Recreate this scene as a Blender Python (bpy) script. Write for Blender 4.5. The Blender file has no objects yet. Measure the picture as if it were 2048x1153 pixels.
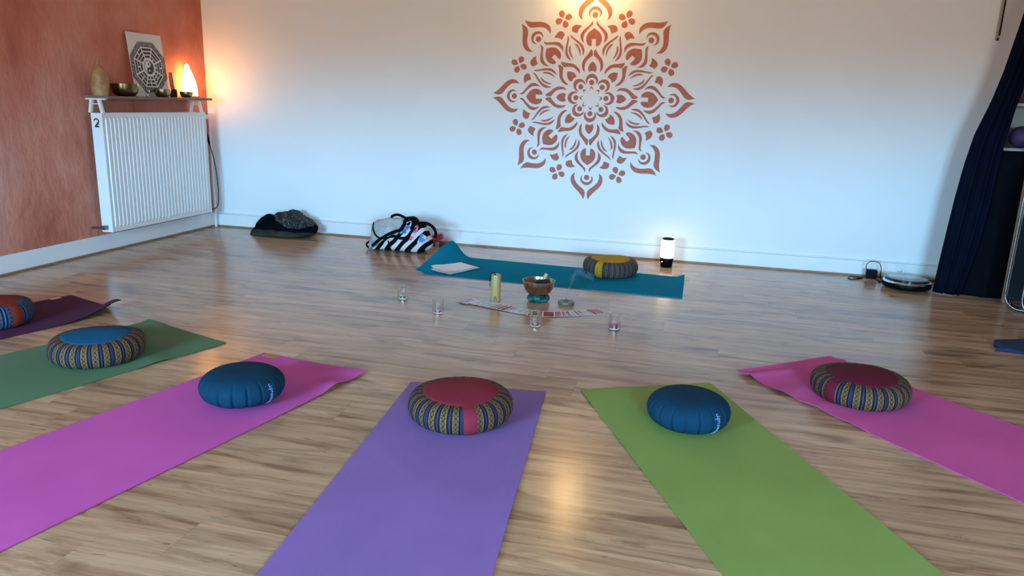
import bpy, bmesh, math, random
from mathutils import Vector, Matrix
import numpy as np

random.seed(7)
PI = math.pi
scene = bpy.context.scene
COL = scene.collection

# ------------------------------------------------------------------ camera
F_PX, PITCH, YAW, ROLL, CAM_H = 1502.75, 0.2413, -0.2430, 0.0311, 1.237
IMG_W, IMG_H = 2048.0, 1153.0
_cy, _sy, _cp, _sp = math.cos(YAW), math.sin(YAW), math.cos(PITCH), math.sin(PITCH)
FWD = Vector((_sy * _cp, _cy * _cp, -_sp))
_r0 = Vector((_cy, -_sy, 0)); _u0 = _r0.cross(FWD)
RGT = _r0 * math.cos(ROLL) + _u0 * math.sin(ROLL)
UPV = _u0 * math.cos(ROLL) - _r0 * math.sin(ROLL)
CAM = Vector((0, 0, CAM_H))
cd = bpy.data.cameras.new('camera'); cam = bpy.data.objects.new('camera', cd); COL.objects.link(cam)
cd.sensor_width = 36; cd.lens = F_PX * 36 / IMG_W; cd.clip_start = 0.05
cam.matrix_world = Matrix(((RGT.x, UPV.x, -FWD.x, 0), (RGT.y, UPV.y, -FWD.y, 0), (RGT.z, UPV.z, -FWD.z, CAM_H), (0, 0, 0, 1)))
scene.camera = cam

# ------------------------------------------------------------------ room size
X_L, X_R, Y_B, Y_F, Z_C = -4.536, 2.78, 6.279, -2.3, 2.55
WINDOWS = [(-3.95, -2.25, 0.75, 1.90), (0.95, 2.45, 0.75, 1.90)]      # x0, x1, z0, z1 in the wall behind the camera

# ------------------------------------------------------------------ world: overcast daylight
w = bpy.data.worlds.new('daylight'); scene.world = w; w.use_nodes = True
nt = w.node_tree; nt.nodes.clear()
tc = nt.nodes.new('ShaderNodeTexCoord'); sx = nt.nodes.new('ShaderNodeSeparateXYZ')
rp = nt.nodes.new('ShaderNodeValToRGB'); bg = nt.nodes.new('ShaderNodeBackground'); wo = nt.nodes.new('ShaderNodeOutputWorld')
mr = nt.nodes.new('ShaderNodeMapRange'); mr.inputs[1].default_value = -1; mr.inputs[2].default_value = 1
nt.links.new(tc.outputs['Generated'], sx.inputs[0]); nt.links.new(sx.outputs['Z'], mr.inputs[0])
nt.links.new(mr.outputs[0], rp.inputs[0]); nt.links.new(rp.outputs[0], bg.inputs[0]); nt.links.new(bg.outputs[0], wo.inputs[0])
e = rp.color_ramp.elements
e[0].position = 0.0; e[0].color = (0.17, 0.150, 0.115, 1)
e[1].position = 0.495; e[1].color = (0.21, 0.185, 0.145, 1)
n1 = e.new(0.525); n1.color = (0.29, 0.65, 1.0, 1)
n2 = e.new(1.0); n2.color = (0.25, 0.58, 1.0, 1)
bg.inputs[1].default_value = 80.0
for (x0, x1, z0, z1) in WINDOWS:                                     # portals: they only guide the sky light through the panes
    ld = bpy.data.lights.new('window_portal', 'AREA'); ld.shape = 'RECTANGLE'; ld.size = x1 - x0; ld.size_y = z1 - z0
    ld.cycles.is_portal = True
    lo = bpy.data.objects.new('window_portal', ld); COL.objects.link(lo)
    lo.location = ((x0 + x1) / 2, Y_F + 0.01, (z0 + z1) / 2); lo.rotation_euler = (PI / 2, 0, 0)

vs = scene.view_settings
vs.view_transform = 'Standard'; vs.look = 'None'; vs.gamma = 1.0; vs.use_curve_mapping = False
vs.exposure = 0.5

# ------------------------------------------------------------------ pixel helpers (2048 x 1153 photograph -> a point on a plane)
def ray(px, py): return FWD + RGT * ((px - IMG_W / 2) / F_PX) + UPV * ((IMG_H / 2 - py) / F_PX)
def fl(px, py, z=0.0):
    r = ray(px, py); return CAM + r * ((z - CAM_H) / r.z)
def at_y(px, py, y):
    r = ray(px, py); return CAM + r * (y / r.y)
def at_x(px, py, x):
    r = ray(px, py); return CAM + r * (x / r.x)

# ------------------------------------------------------------------ object helpers
def link(o, parent=None):
    COL.objects.link(o)
    if parent is not None: o.parent = parent
    return o
def mesh_from(name, verts, faces, mat=None, smooth=False, uvs=None):
    me = bpy.data.meshes.new(name)
    me.from_pydata([tuple(v) for v in verts], [], faces)
    if uvs is not None:
        ul = me.uv_layers.new(name='UVMap')
        for lp in me.loops: ul.data[lp.index].uv = uvs[lp.vertex_index]
    me.validate(); me.update()
    if smooth: me.polygons.foreach_set('use_smooth', [True] * len(me.polygons))
    if mat: me.materials.append(mat)
    return me
def obj(name, me, parent=None, loc=None, rot=None):
    o = bpy.data.objects.new(name, me); link(o, parent)
    if loc is not None: o.location = loc
    if rot is not None: o.rotation_euler = rot
    return o
def tag(o, label, cat, group=None):
    o['label'] = label; o['category'] = cat
    if group: o['group'] = group
    return o
def thing(name, label, cat, loc=(0, 0, 0), rotz=0.0, group=None):
    o = bpy.data.objects.new(name, None); link(o); o.location = loc; o.rotation_euler = (0, 0, rotz)
    o.empty_display_size = 0.05
    return tag(o, label, cat, group)
def struct(o): o['kind'] = 'structure'; return o

class MB:
    """collects simple shapes for ONE part"""
    def __init__(s): s.v = []; s.f = []
    def add(s, v, f):
        b = len(s.v); s.v += [tuple(p) for p in v]; s.f += [tuple(i + b for i in q) for q in f]; return s
    def box(s, c, d, rz=0.0, M=None):
        x, y, z = d[0] / 2, d[1] / 2, d[2] / 2
        vs_ = [Vector((i, j, k)) for k in (-z, z) for j in (-y, y) for i in (-x, x)]
        R = M if M is not None else Matrix.Rotation(rz, 3, 'Z')
        vs_ = [R @ p + Vector(c) for p in vs_]
        return s.add(vs_, [(0, 2, 3, 1), (4, 5, 7, 6), (0, 1, 5, 4), (2, 6, 7, 3), (0, 4, 6, 2), (1, 3, 7, 5)])
    def lathe(s, prof, seg=32, c=(0, 0, 0), rfun=None):
        vs_, fs = [], []
        for (r, z) in prof:
            for k in range(seg):
                a = 2 * PI * k / seg; rr = r * (rfun(a, z) if rfun else 1)
                vs_.append((c[0] + rr * math.cos(a), c[1] + rr * math.sin(a), c[2] + z))
        n = len(prof)
        for i in range(n - 1):
            for k in range(seg):
                k2 = (k + 1) % seg
                fs.append((i * seg + k, i * seg + k2, (i + 1) * seg + k2, (i + 1) * seg + k))
        if prof[0][0] > 1e-6: fs.append(tuple(range(seg - 1, -1, -1)))
        if prof[-1][0] > 1e-6: fs.append(tuple((n - 1) * seg + k for k in range(seg)))
        return s.add(vs_, fs)
    def tube(s, pts, rad, seg=8, closed=False):
        pts = [Vector(p) for p in pts]; n = len(pts); vs_, fs = [], []
        rr = rad if isinstance(rad, (list, tuple)) else [rad] * n
        up = None
        for i, p in enumerate(pts):
            t = (pts[(i + 1) % n] - pts[i - 1]) if closed else (pts[min(i + 1, n - 1)] - pts[max(i - 1, 0)])
            if t.length < 1e-9: t = Vector((0, 0, 1))
            t.normalize()
            if up is None: up = t.orthogonal().normalized()
            up = (up - t * up.dot(t))
            up = up.normalized() if up.length > 1e-6 else t.orthogonal().normalized()
            b = t.cross(up)
            for k in range(seg):
                a = 2 * PI * k / seg
                vs_.append(p + (up * math.cos(a) + b * math.sin(a)) * rr[i])
        m = n if closed else n - 1
        for i in range(m):
            i2 = (i + 1) % n
            for k in range(seg):
                k2 = (k + 1) % seg
                fs.append((i * seg + k, i * seg + k2, i2 * seg + k2, i2 * seg + k))
        if not closed:
            fs.append(tuple(range(seg - 1, -1, -1))); fs.append(tuple((n - 1) * seg + k for k in range(seg)))
        return s.add(vs_, fs)
    def prism(s, poly, fn, t):
        """poly: 2-D outline, fn(u, v, w): to 3-D, t: thickness"""
        n = len(poly); vs_ = [fn(u, v, 0) for u, v in poly] + [fn(u, v, t) for u, v in poly]
        fs = [tuple(range(n - 1, -1, -1)), tuple(range(n, 2 * n))]
        for i in range(n):
            j = (i + 1) % n; fs.append((i, j, n + j, n + i))
        return s.add(vs_, fs)
    def mesh(s, name, mat, smooth=False, bevel=0.0, seg=2, fix=True):
        me = mesh_from(name, s.v, s.f, mat)
        bm = bmesh.new(); bm.from_mesh(me)
        if fix: bmesh.ops.recalc_face_normals(bm, faces=bm.faces)
        if bevel > 0:
            ed = [e_ for e_ in bm.edges if len(e_.link_faces) == 2 and e_.calc_face_angle(0) > 0.6]
            bmesh.ops.bevel(bm, geom=ed, offset=bevel, segments=seg, affect='EDGES', clamp_overlap=True)
        if smooth:
            for f_ in bm.faces: f_.smooth = True
            for e_ in bm.edges:
                if len(e_.link_faces) == 2 and e_.calc_face_angle(0) > 0.75: e_.smooth = False
        bm.to_mesh(me); bm.free(); me.update()
        return me
    def build(s, name, mat, parent=None, smooth=False, bevel=0.0, loc=None, rot=None, seg=2):
        return obj(name, s.mesh(name, mat, smooth, bevel, seg), parent, loc, rot)

def bez(p0, p1, p2, p3, n=12):
    out = []
    for i in range(n + 1):
        t = i / n
        out.append(Vector(p0) * (1 - t) ** 3 + Vector(p1) * 3 * t * (1 - t) ** 2 + Vector(p2) * 3 * t * t * (1 - t) + Vector(p3) * t ** 3)
    return out
def spline(pts, n=6, closed=False):
    P = [Vector(p) for p in pts]; m = len(P); out = []
    for i in range(m if closed else m - 1):
        p0 = P[i - 1] if (closed or i > 0) else P[i]; p1 = P[i]; p2 = P[(i + 1) % m]
        p3 = P[(i + 2) % m] if (closed or i + 2 < m) else p2
        for k in range(n):
            t = k / n
            out.append(0.5 * ((2 * p1) + (p2 - p0) * t + (2 * p0 - 5 * p1 + 4 * p2 - p3) * t * t + (3 * p1 - p0 - 3 * p2 + p3) * t ** 3))
    if not closed: out.append(P[-1])
    return out
def inflate(outline, depth, y0=0.0, rings=7, rough=0.0, seed=0, flat_back=0.0, power=0.75):
    """a stuffed body with the given (x, z) outline and a real depth along y"""
    pts = spline([(a, b, 0) for a, b in outline], 4, True)
    n = len(pts); cx = sum(p.x for p in pts) / n; cz = sum(p.y for p in pts) / n
    rnd = random.Random(seed); ph = [rnd.uniform(0, 6.28) for _ in range(6)]
    vs_, fs = [], []
    K = rings * 2 + 1
    for i in range(K):
        t = -1 + 2 * i / (K - 1)
        sc = max(1 - abs(t) ** 2.4, 0.0) ** power
        sc = 0.04 + 0.96 * sc
        yy = t * depth / 2
        for k, p in enumerate(pts):
            a = 2 * PI * k / n
            wob = 1 + rough * (math.sin(5 * a + 3 * t + ph[0]) + math.sin(9 * a - 5 * t + ph[1]) * 0.6 + math.sin(3 * a + 9 * t + ph[2]) * 0.7) * sc * (1 - sc * 0.6)
            zz = p.y * 1.0
            zc = cz * 0.55
            vs_.append((cx + (p.x - cx) * sc * wob, y0 + yy, max(zc + (zz - zc) * sc * wob, 0.0)))
    for i in range(K - 1):
        for k in range(n):
            k2 = (k + 1) % n; fs.append((i * n + k, i * n + k2, (i + 1) * n + k2, (i + 1) * n + k))
    fs.append(tuple(range(n - 1, -1, -1))); fs.append(tuple((K - 1) * n + k for k in range(n)))
    return vs_, fs

from mathutils import noise as mnoise
def crumple(vs_, amp=0.012, freq=14.0, seed=0.0):
    """cloth creases: shifts a body's vertices by a ridged noise, the floor contact stays put"""
    out = []
    for v in vs_:
        p = Vector(v); q = p * freq + Vector((seed, seed, seed))
        n1_ = mnoise.noise(q); n2_ = mnoise.noise(q * 2.1 + Vector((5, 3, 1)))
        r = (0.5 - abs(n1_)) * 1.2 + 0.4 * n2_
        k = min(1.0, p.z / 0.03)
        out.append((p.x + amp * 0.6 * n2_ * k, p.y - amp * r, max(0.0, p.z + amp * r * k)))
    return out
# ------------------------------------------------------------------ materials
def lin(r, g, b):
    f_ = lambda c: (c / 255 / 12.92) if c / 255 <= 0.04045 else ((c / 255 + 0.055) / 1.055) ** 2.4
    return (f_(r), f_(g), f_(b), 1)
class NT:
    def __init__(s, name):
        s.m = bpy.data.materials.new(name); s.m.use_nodes = True; s.t = s.m.node_tree
        s.b = s.t.nodes['Principled BSDF']; s.out = s.t.nodes['Material Output']
    def n(s, typ, **kw):
        nd = s.t.nodes.new('ShaderNode' + typ)
        for k, v in kw.items():
            if k in nd.inputs: nd.inputs[k].default_value = v
            else: setattr(nd, k, v)
        return nd
    def l(s, a, b): s.t.links.new(a, b)
    def set(s, **kw):
        for k, v in kw.items(): s.b.inputs[k.replace('_', ' ')].default_value = v
        return s
    def coords(s, scale=(1, 1, 1), kind='Object'):
        t_ = s.n('TexCoord'); mp = s.n('Mapping'); mp.inputs['Scale'].default_value = scale
        s.l(t_.outputs[kind], mp.inputs[0]); return mp.outputs[0]
    def ramp(s, fac, stops, interp='LINEAR'):
        r_ = s.n('ValToRGB'); r_.color_ramp.interpolation = interp; el = r_.color_ramp.elements
        el[0].position, el[0].color = stops[0]; el[1].position, el[1].color = stops[-1]
        for p_, c_ in stops[1:-1]:
            q_ = el.new(p_); q_.color = c_
        s.l(fac, r_.inputs[0]); return r_.outputs[0]
    def bump(s, height, strength=0.3, dist=0.01):
        b_ = s.n('Bump'); b_.inputs['Strength'].default_value = strength; b_.inputs['Distance'].default_value = dist
        s.l(height, b_.inputs['Height']); s.l(b_.outputs[0], s.b.inputs['Normal'])
    def math(s, op, a, b=None):
        m_ = s.n('Math', operation=op)
        for i, v in ((0, a), (1, b)):
            if v is None: continue
            if isinstance(v, (int, float)): m_.inputs[i].default_value = v
            else: s.l(v, m_.inputs[i])
        return m_.outputs[0]
def plain(name, col, rough=0.6, metal=0.0, noise=0.0, nscale=20, bump=0.0, bscale=200, coat=0.0, spec=0.5, sheen=0.0):
    t = NT(name); t.set(Base_Color=col, Roughness=rough, Metallic=metal, Specular_IOR_Level=spec)
    if coat: t.set(Coat_Weight=coat, Coat_Roughness=0.08)
    if sheen: t.set(Sheen_Weight=sheen)
    if noise:
        nz = t.n('TexNoise', Scale=nscale, Detail=5.0); t.l(t.coords(), nz.inputs['Vector'])
        d_ = tuple(c * (1 - noise) for c in col[:3]) + (1,); u_ = tuple(min(c * (1 + noise), 1) for c in col[:3]) + (1,)
        t.l(t.ramp(nz.outputs['Fac'], [(0.3, d_), (0.7, u_)]), t.b.inputs['Base Color'])
    if bump:
        nz = t.n('TexNoise', Scale=bscale, Detail=3.0); t.l(t.coords(), nz.inputs['Vector']); t.bump(nz.outputs['Fac'], bump, 0.002)
    return t.m
def emit(name, col, strength):
    t = NT(name); t.set(Base_Color=(0.8, 0.8, 0.8, 1), Emission_Color=col, Emission_Strength=strength); return t.m

# ------------------------------------------------------------------ setting materials
def wall_white():
    t = NT('white_plaster'); t.set(Roughness=0.85, Specular_IOR_Level=0.25)
    nz = t.n('TexNoise', Scale=1.3, Detail=6.0); t.l(t.coords(), nz.inputs['Vector'])
    t.l(t.ramp(nz.outputs['Fac'], [(0.3, (0.80, 0.79, 0.77, 1)), (0.7, (0.84, 0.83, 0.81, 1))]), t.b.inputs['Base Color'])
    n2_ = t.n('TexNoise', Scale=60.0, Detail=4.0); t.l(t.coords(), n2_.inputs['Vector']); t.bump(n2_.outputs['Fac'], 0.10, 0.004)
    return t.m
def wall_terracotta():
    t = NT('terracotta_limewash'); t.set(Roughness=0.75, Specular_IOR_Level=0.25)
    a_ = t.n('TexNoise', Scale=1.6, Detail=7.0, Roughness=0.6); t.l(t.coords((1, 1, 0.8)), a_.inputs['Vector'])
    c1 = t.ramp(a_.outputs['Fac'], [(0.30, (0.46, 0.125, 0.078, 1)), (0.5, (0.61, 0.215, 0.145, 1)), (0.70, (0.68, 0.32, 0.24, 1))])
    b_ = t.n('TexNoise', Scale=5.0, Detail=5.0); t.l(t.coords((1, 1, 0.5)), b_.inputs['Vector'])
    mx_ = t.n('MixRGB', blend_type='OVERLAY'); mx_.inputs[0].default_value = 0.45
    t.l(c1, mx_.inputs[1]); t.l(t.ramp(b_.outputs['Fac'], [(0.3, (0.36, 0.36, 0.36, 1)), (0.7, (0.62, 0.62, 0.62, 1))]), mx_.inputs[2])
    t.l(mx_.outputs[0], t.b.inputs['Base Color'])
    h_ = t.n('TexNoise', Scale=14.0, Detail=6.0); t.l(t.coords((1, 1, 0.6)), h_.inputs['Vector'])
    t.bump(h_.outputs['Fac'], 0.55, 0.02)
    return t.m
def wood_floor():
    t = NT('oak_laminate'); t.set(Roughness=0.27, Specular_IOR_Level=0.55)
    oi = t.n('ObjectInfo'); tcn = t.n('TexCoord')
    cmb = t.n('CombineXYZ'); k_ = t.math('MULTIPLY', oi.outputs['Random'], 137.0)
    t.l(k_, cmb.inputs[0]); t.l(k_, cmb.inputs[1]); t.l(k_, cmb.inputs[2])
    add_ = t.n('VectorMath', operation='ADD'); t.l(tcn.outputs['Object'], add_.inputs[0]); t.l(cmb.outputs[0], add_.inputs[1])
    def mapped(sc):
        mp = t.n('Mapping'); mp.inputs['Scale'].default_value = sc; t.l(add_.outputs[0], mp.inputs[0]); return mp.outputs[0]
    g1 = t.n('TexNoise', Scale=1.0, Detail=8.0, Roughness=0.62, Distortion=0.6); t.l(mapped((1.7, 20, 1)), g1.inputs['Vector'])
    c1 = t.ramp(g1.outputs['Fac'], [(0.27, (0.22, 0.108, 0.055, 1)), (0.42, (0.46, 0.255, 0.135, 1)), (0.56, (0.58, 0.345, 0.190, 1)), (0.75, (0.65, 0.415, 0.240, 1))])
    g2 = t.n('TexNoise', Scale=1.0, Detail=4.0, Roughness=0.5, Distortion=1.2); t.l(mapped((2.2, 10, 1)), g2.inputs['Vector'])
    f2 = t.ramp(g2.outputs['Fac'], [(0.51, (0, 0, 0, 1)), (0.72, (1, 1, 1, 1))])
    m1 = t.n('MixRGB'); m1.inputs[2].default_value = (0.17, 0.080, 0.040, 1)
    t.l(t.math('MULTIPLY', f2, 0.75), m1.inputs[0]); t.l(c1, m1.inputs[1])
    g3 = t.n('TexNoise', Scale=1.0, Detail=3.0); t.l(mapped((7, 190, 1)), g3.inputs['Vector'])
    m2 = t.n('MixRGB', blend_type='OVERLAY'); m2.inputs[0].default_value = 0.22
    t.l(m1.outputs[0], m2.inputs[1]); t.l(t.ramp(g3.outputs['Fac'], [(0.3, (0.3, 0.3, 0.3, 1)), (0.7, (0.7, 0.7, 0.7, 1))]), m2.inputs[2])
    g4 = t.n('TexNoise', Scale=1.0, Detail=6.0, Roughness=0.7, Distortion=2.2); t.l(mapped((4.5, 42, 1)), g4.inputs['Vector'])
    m4 = t.n('MixRGB'); m4.inputs[2].default_value = (0.11, 0.050, 0.026, 1)
    t.l(t.math('MULTIPLY', t.ramp(g4.outputs['Fac'], [(0.605, (0, 0, 0, 1)), (0.68, (1, 1, 1, 1))]), 0.7), m4.inputs[0]); t.l(m2.outputs[0], m4.inputs[1])
    hsv = t.n('HueSaturation'); t.l(m4.outputs[0], hsv.inputs['Color'])
    t.l(t.math('ADD', t.math('MULTIPLY', oi.outputs['Random'], 0.24), 0.89), hsv.inputs['Value'])
    t.l(hsv.outputs[0], t.b.inputs['Base Color'])
    t.l(t.math('ADD', t.math('MULTIPLY', g1.outputs['Fac'], 0.10), 0.165), t.b.inputs['Roughness'])
    t.bump(g3.outputs['Fac'], 0.05, 0.001)
    return t.m
M_WHITE, M_TERRA, M_WOODF = wall_white(), wall_terracotta(), wood_floor()
M_SKIRT = plain('white_gloss_paint', (0.80, 0.79, 0.77, 1), 0.4, noise=0.03, nscale=3)
M_STRIP = plain('oak_quadrant', (0.33, 0.17, 0.09, 1), 0.4, noise=0.2, nscale=12)
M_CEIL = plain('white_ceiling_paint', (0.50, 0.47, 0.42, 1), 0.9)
M_BLACK = plain('black_plastic', (0.003, 0.003, 0.004, 1), 0.4, spec=0.05)
M_CHROME = plain('chrome', (0.75, 0.75, 0.77, 1), 0.15, 1.0)
M_RADW = plain('white_enamel', (0.80, 0.79, 0.77, 1), 0.35)

# ------------------------------------------------------------------ floor with planks
Y0P, PW = 1.538 - 0.19 * 8, 0.19
fm = MB().box(((X_L + X_R) / 2, (Y_F + Y_B) / 2, -0.042), (X_R - X_L + 0.24, Y_B - Y_F + 0.24, 0.06))
fm.box(((X_L + X_R) / 2, (Y_F + Y0P) / 2, -0.006), (X_R - X_L, Y0P - Y_F - 0.002, 0.012))
floor = struct(fm.build('floor', M_WOODF))
_cache = {}
def plank_mesh(L, Wd):
    k = (round(L, 3), round(Wd, 3))
    if k not in _cache:
        _cache[k] = MB().box((L / 2, Wd / 2, -0.006), (L - 0.0007, Wd - 0.0007, 0.0119)).mesh('plank', M_WOODF)
    return _cache[k]
y = Y0P; row = 0
while y < Y_B - 0.005:
    wd = min(PW, Y_B - y)
    off = ((row * 0.47 + 0.21 * ((row * 7) % 5)) % 1.0) * 1.38
    if row == 8: off = (-1.355 - X_L) % 1.38
    x = X_L + off - 1.38
    while x < X_R - 0.005:
        a, b = max(x, X_L), min(x + 1.38, X_R)
        if b - a > 0.02: obj('plank', plank_mesh(b - a, wd), floor, (a, y, 0))
        x += 1.38
    y += PW; row += 1

# ------------------------------------------------------------------ walls, ceiling, skirting
T = 0.12
struct(MB().box(((X_L + X_R) / 2, Y_B + T / 2, Z_C / 2 - 0.006), (X_R - X_L + 2 * T, T, Z_C + 0.012)).build('wall_back', M_WHITE))
struct(MB().box((X_L - T / 2, (Y_F + Y_B) / 2, Z_C / 2 - 0.006), (T, Y_B - Y_F, Z_C + 0.012)).build('wall_left', M_TERRA))
struct(MB().box((X_R + T / 2, (Y_F + Y_B) / 2, Z_C / 2 - 0.006), (T, Y_B - Y_F, Z_C + 0.012)).build('wall_right', M_TERRA))
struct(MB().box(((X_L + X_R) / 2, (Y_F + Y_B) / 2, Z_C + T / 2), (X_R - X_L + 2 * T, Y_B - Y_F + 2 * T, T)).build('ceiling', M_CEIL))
wf = MB(); xs = [X_L - T] + [v for w_ in WINDOWS for v in w_[:2]] + [X_R + T]
for i in range(0, len(xs), 2): wf.box(((xs[i] + xs[i + 1]) / 2, Y_F - T / 2, Z_C / 2), (xs[i + 1] - xs[i], T, Z_C))
for (x0, x1, z0, z1) in WINDOWS:
    wf.box(((x0 + x1) / 2, Y_F - T / 2, z0 / 2), (x1 - x0, T, z0)); wf.box(((x0 + x1) / 2, Y_F - T / 2, (z1 + Z_C) / 2), (x1 - x0, T, Z_C - z1))
struct(wf.build('wall_front', plain('beige_wall_paint', (0.42, 0.38, 0.32, 1), 0.85)))
for i, (x0, x1, z0, z1) in enumerate(WINDOWS):
    wn = MB()
    for xx in (x0 + 0.03, (x0 + x1) / 2, x1 - 0.03): wn.box((xx, Y_F - 0.06, (z0 + z1) / 2), (0.06, 0.05, z1 - z0))
    for zz in (z0 + 0.03, z1 - 0.03): wn.box(((x0 + x1) / 2, Y_F - 0.06, zz), (x1 - x0 - 0.004, 0.048, 0.06))
    struct(wn.build('window_%d' % (i + 1), M_SKIRT))
def skirting(name, c, d, along):
    m = MB().box(c, d); o = struct(m.build(name, M_SKIRT, bevel=0.004)); return o
BH = 0.1286
bb = MB().box(((X_L + X_R) / 2, Y_B - 0.009, 0.121 / 2 + 0.001), (X_R - X_L - 0.002, 0.018, 0.121)).box(((X_L + X_R) / 2, Y_B - 0.0085, 0.1305), (X_R - X_L - 0.002, 0.017, 0.007)).box(((X_L + X_R) / 2, Y_B - 0.0005, 0.125), (X_R - X_L - 0.002, 0.001, 0.006))
struct(bb.build('baseboard_back', M_SKIRT))
skirting('baseboard_left', (X_L + 0.008, (Y_F + Y_B) / 2 - 0.01, 0.132 / 2 + 0.001), (0.016, Y_B - Y_F - 0.02, 0.132), 1)
skirting('baseboard_right', (X_R - 0.008, (Y_F + Y_B) / 2 - 0.012, 0.132 / 2 + 0.001), (0.016, Y_B - Y_F - 0.026, 0.132), 1)
struct(MB().box(((X_L + X_R) / 2, Y_B - 0.0225, 0.008), (X_R - X_L - 0.04, 0.012, 0.014)).build('trim_1', M_STRIP, bevel=0.004))
struct(MB().box((X_L + 0.0225, (Y_F + Y_B) / 2 - 0.02, 0.008), (0.012, Y_B - Y_F - 0.04, 0.014)).build('trim_2', M_STRIP, bevel=0.004))

# ------------------------------------------------------------------ painted mandala
def mandala_paint():
    t = NT('terracotta_stencil_paint'); t.set(Roughness=0.7, Specular_IOR_Level=0.3)
    nz = t.n('TexNoise', Scale=30.0, Detail=5.0); t.l(t.coords(), nz.inputs['Vector'])
    t.l(t.ramp(nz.outputs['Fac'], [(0.3, (0.42, 0.130, 0.080, 1)), (0.7, (0.50, 0.170, 0.110, 1))]), t.b.inputs['Base Color'])
    return t.m
M_MAN = mandala_paint()
MX, MZ, MR = -0.9444, 1.2960, 0.8228
SH = {
 'outer_stroke': [(1.0063,.0232),(.9705,.0433),(.9281,.0809),(.8829,.1279),(.8419,.1553),(.8002,.1634),(.7649,.154),(.7336,.1217),(.7747,.1277),(.811,.1196),(.8394,.1025),(.8733,.0669),(.9039,.0279),(.9331,.0122),(.9647,.0118)],
 'outer_crescent': [(.7552,.0404),(.7792,.0594),(.8070,.0645),(.8350,.050),(.8570,.0195),(.8570,-.0195),(.8350,-.050),(.8070,-.0645),(.7792,-.0594),(.7552,-.0404),(.7800,-.0485),(.8050,-.0445),(.8240,-.0255),(.8300,0),(.8240,.0255),(.8050,.0445),(.7800,.0485)],
 'mid_stroke': [(.7317,-.0209),(.699,-.0391),(.6685,-.0733),(.6337,-.1124),(.6032,-.1304),(.5724,-.1323),(.5459,-.1223),(.5169,-.0938),(.5457,-.1028),(.5722,-.1031),(.5985,-.0983),(.6291,-.0802),(.6596,-.0506),(.6857,-.0236),(.7032,-.0166)],
 'heart': [(.6593,0),(.6332,-.0382),(.607,-.063),(.5763,-.075),(.5454,-.075),(.5144,-.0638),(.4942,-.0416),(.4927,-.0277),(.5006,-.0205),(.5604,-.0205),(.5604,.0205),(.5006,.0205),(.4927,.0277),(.4942,.0416),(.5144,.0638),(.5454,.075),(.5763,.075),(.607,.063),(.6332,.0382)],
 'inner_stroke': [(.4641,.0218),(.4414,.0344),(.4038,.0615),(.3756,.0856),(.34,.1014),(.2987,.1039),(.2691,.0951),(.248,.0749),(.2686,.0769),(.3066,.0777),(.3419,.0685),(.3683,.0493),(.3902,.0251),(.4039,.0057),(.4275,.0046),(.4492,.0084)],
 'drop': [(.3506,0),(.3290,.0240),(.3000,.0390),(.2740,.0415),(.2480,.0315),(.2580,.015),(.2601,0),(.2580,-.015),(.2480,-.0315),(.2740,-.0415),(.3000,-.0390),(.3290,-.0240)],
 'core_crescent': [(.1310,.0425),(.1560,.0600),(.1860,.0590),(.2145,.0420),(.2320,.015),(.2320,-.015),(.2145,-.0420),(.1860,-.0590),(.1560,-.0600),(.1310,-.0425),(.1535,-.0450),(.1750,-.0390),(.1900,-.0240),(.1960,0),(.1900,.0240),(.1750,.0390),(.1535,.0450)],
 'arrow': [(.117,0),(.0969,-.0143),(.0690,-.0210),(.0899,-.0102),(.0965,0),(.0899,.0102),(.0690,.0210),(.0969,.0143)],
 'long_leaf': [(.6454,.0117),(.6004,.0361),(.5519,.0684),(.4975,.0934),(.4463,.0902),(.4059,.0612),(.4467,.0687),(.4897,.0708),(.5302,.0578),(.5756,.0332),(.6102,.013)],
 'short_leaf': [(.552,.0171),(.5263,.0465),(.4785,.056),(.4382,.0477),(.4134,.0337),(.4511,.038),(.4957,.0363),(.531,.0254)],
 'teardrop': [(.6746,.1469),(.7027,.1047),(.7085,.0705),(.6912,.0462),(.6639,.0393),(.6284,.0824),(.6574,.1059),(.6668,.1244)],
 'flower_petal': [(.013,.0),(.036,.0235),(.064,.027),(.081,.013),(.083,-.013),(.064,-.027),(.036,-.0235)],
}
def smooth_outline(P):
    n = len(P); cor = []
    for i in range(n):
        a = Vector(P[i]) - Vector(P[i - 1]); b = Vector(P[(i + 1) % n]) - Vector(P[i])
        if abs(a.angle_signed(b)) > 0.95: cor.append(i)
    if not cor: return [(p.x, p.y) for p in spline([(a, b, 0) for a, b in P], 3, True)]
    out = []
    for j, c in enumerate(cor):
        e_ = cor[(j + 1) % len(cor)]; e_ = e_ if e_ > c else e_ + n
        run = [P[k % n] for k in range(c, e_ + 1)]
        out += [(p.x, p.y) for p in spline([(a, b, 0) for a, b in run], 3)][:-1]
    return out
mandala = thing('mandala_mural', 'large terracotta stencilled mandala painted on the white back wall', 'wall mural', (MX, Y_B, MZ))
def paint_mesh(name, P, mirror=False):
    P = smooth_outline(P)
    if mirror: P = [(u, -v) for u, v in P]
    return MB().prism(P, lambda u, v, t_: (u * MR, -0.0002 - t_, v * MR), 0.0009).mesh(name, M_MAN)
def ring_of(name, me, a0=0.0, n=8, loc=(0, 0, 0)):
    for k in range(n): obj(name, me, mandala, loc, (0, -(a0 + 2 * PI * k / n), 0))
for nm in ('outer_stroke', 'mid_stroke', 'inner_stroke'):
    for mi in (False, True): ring_of(nm, paint_mesh(nm, SH[nm], mi))
for nm in ('outer_crescent', 'heart', 'drop', 'core_crescent', 'arrow'): ring_of(nm, paint_mesh(nm, SH[nm]))
def disc(cx, r, n=20): return [(cx + r * math.cos(2 * PI * i / n), r * math.sin(2 * PI * i / n)) for i in range(n)]
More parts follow.
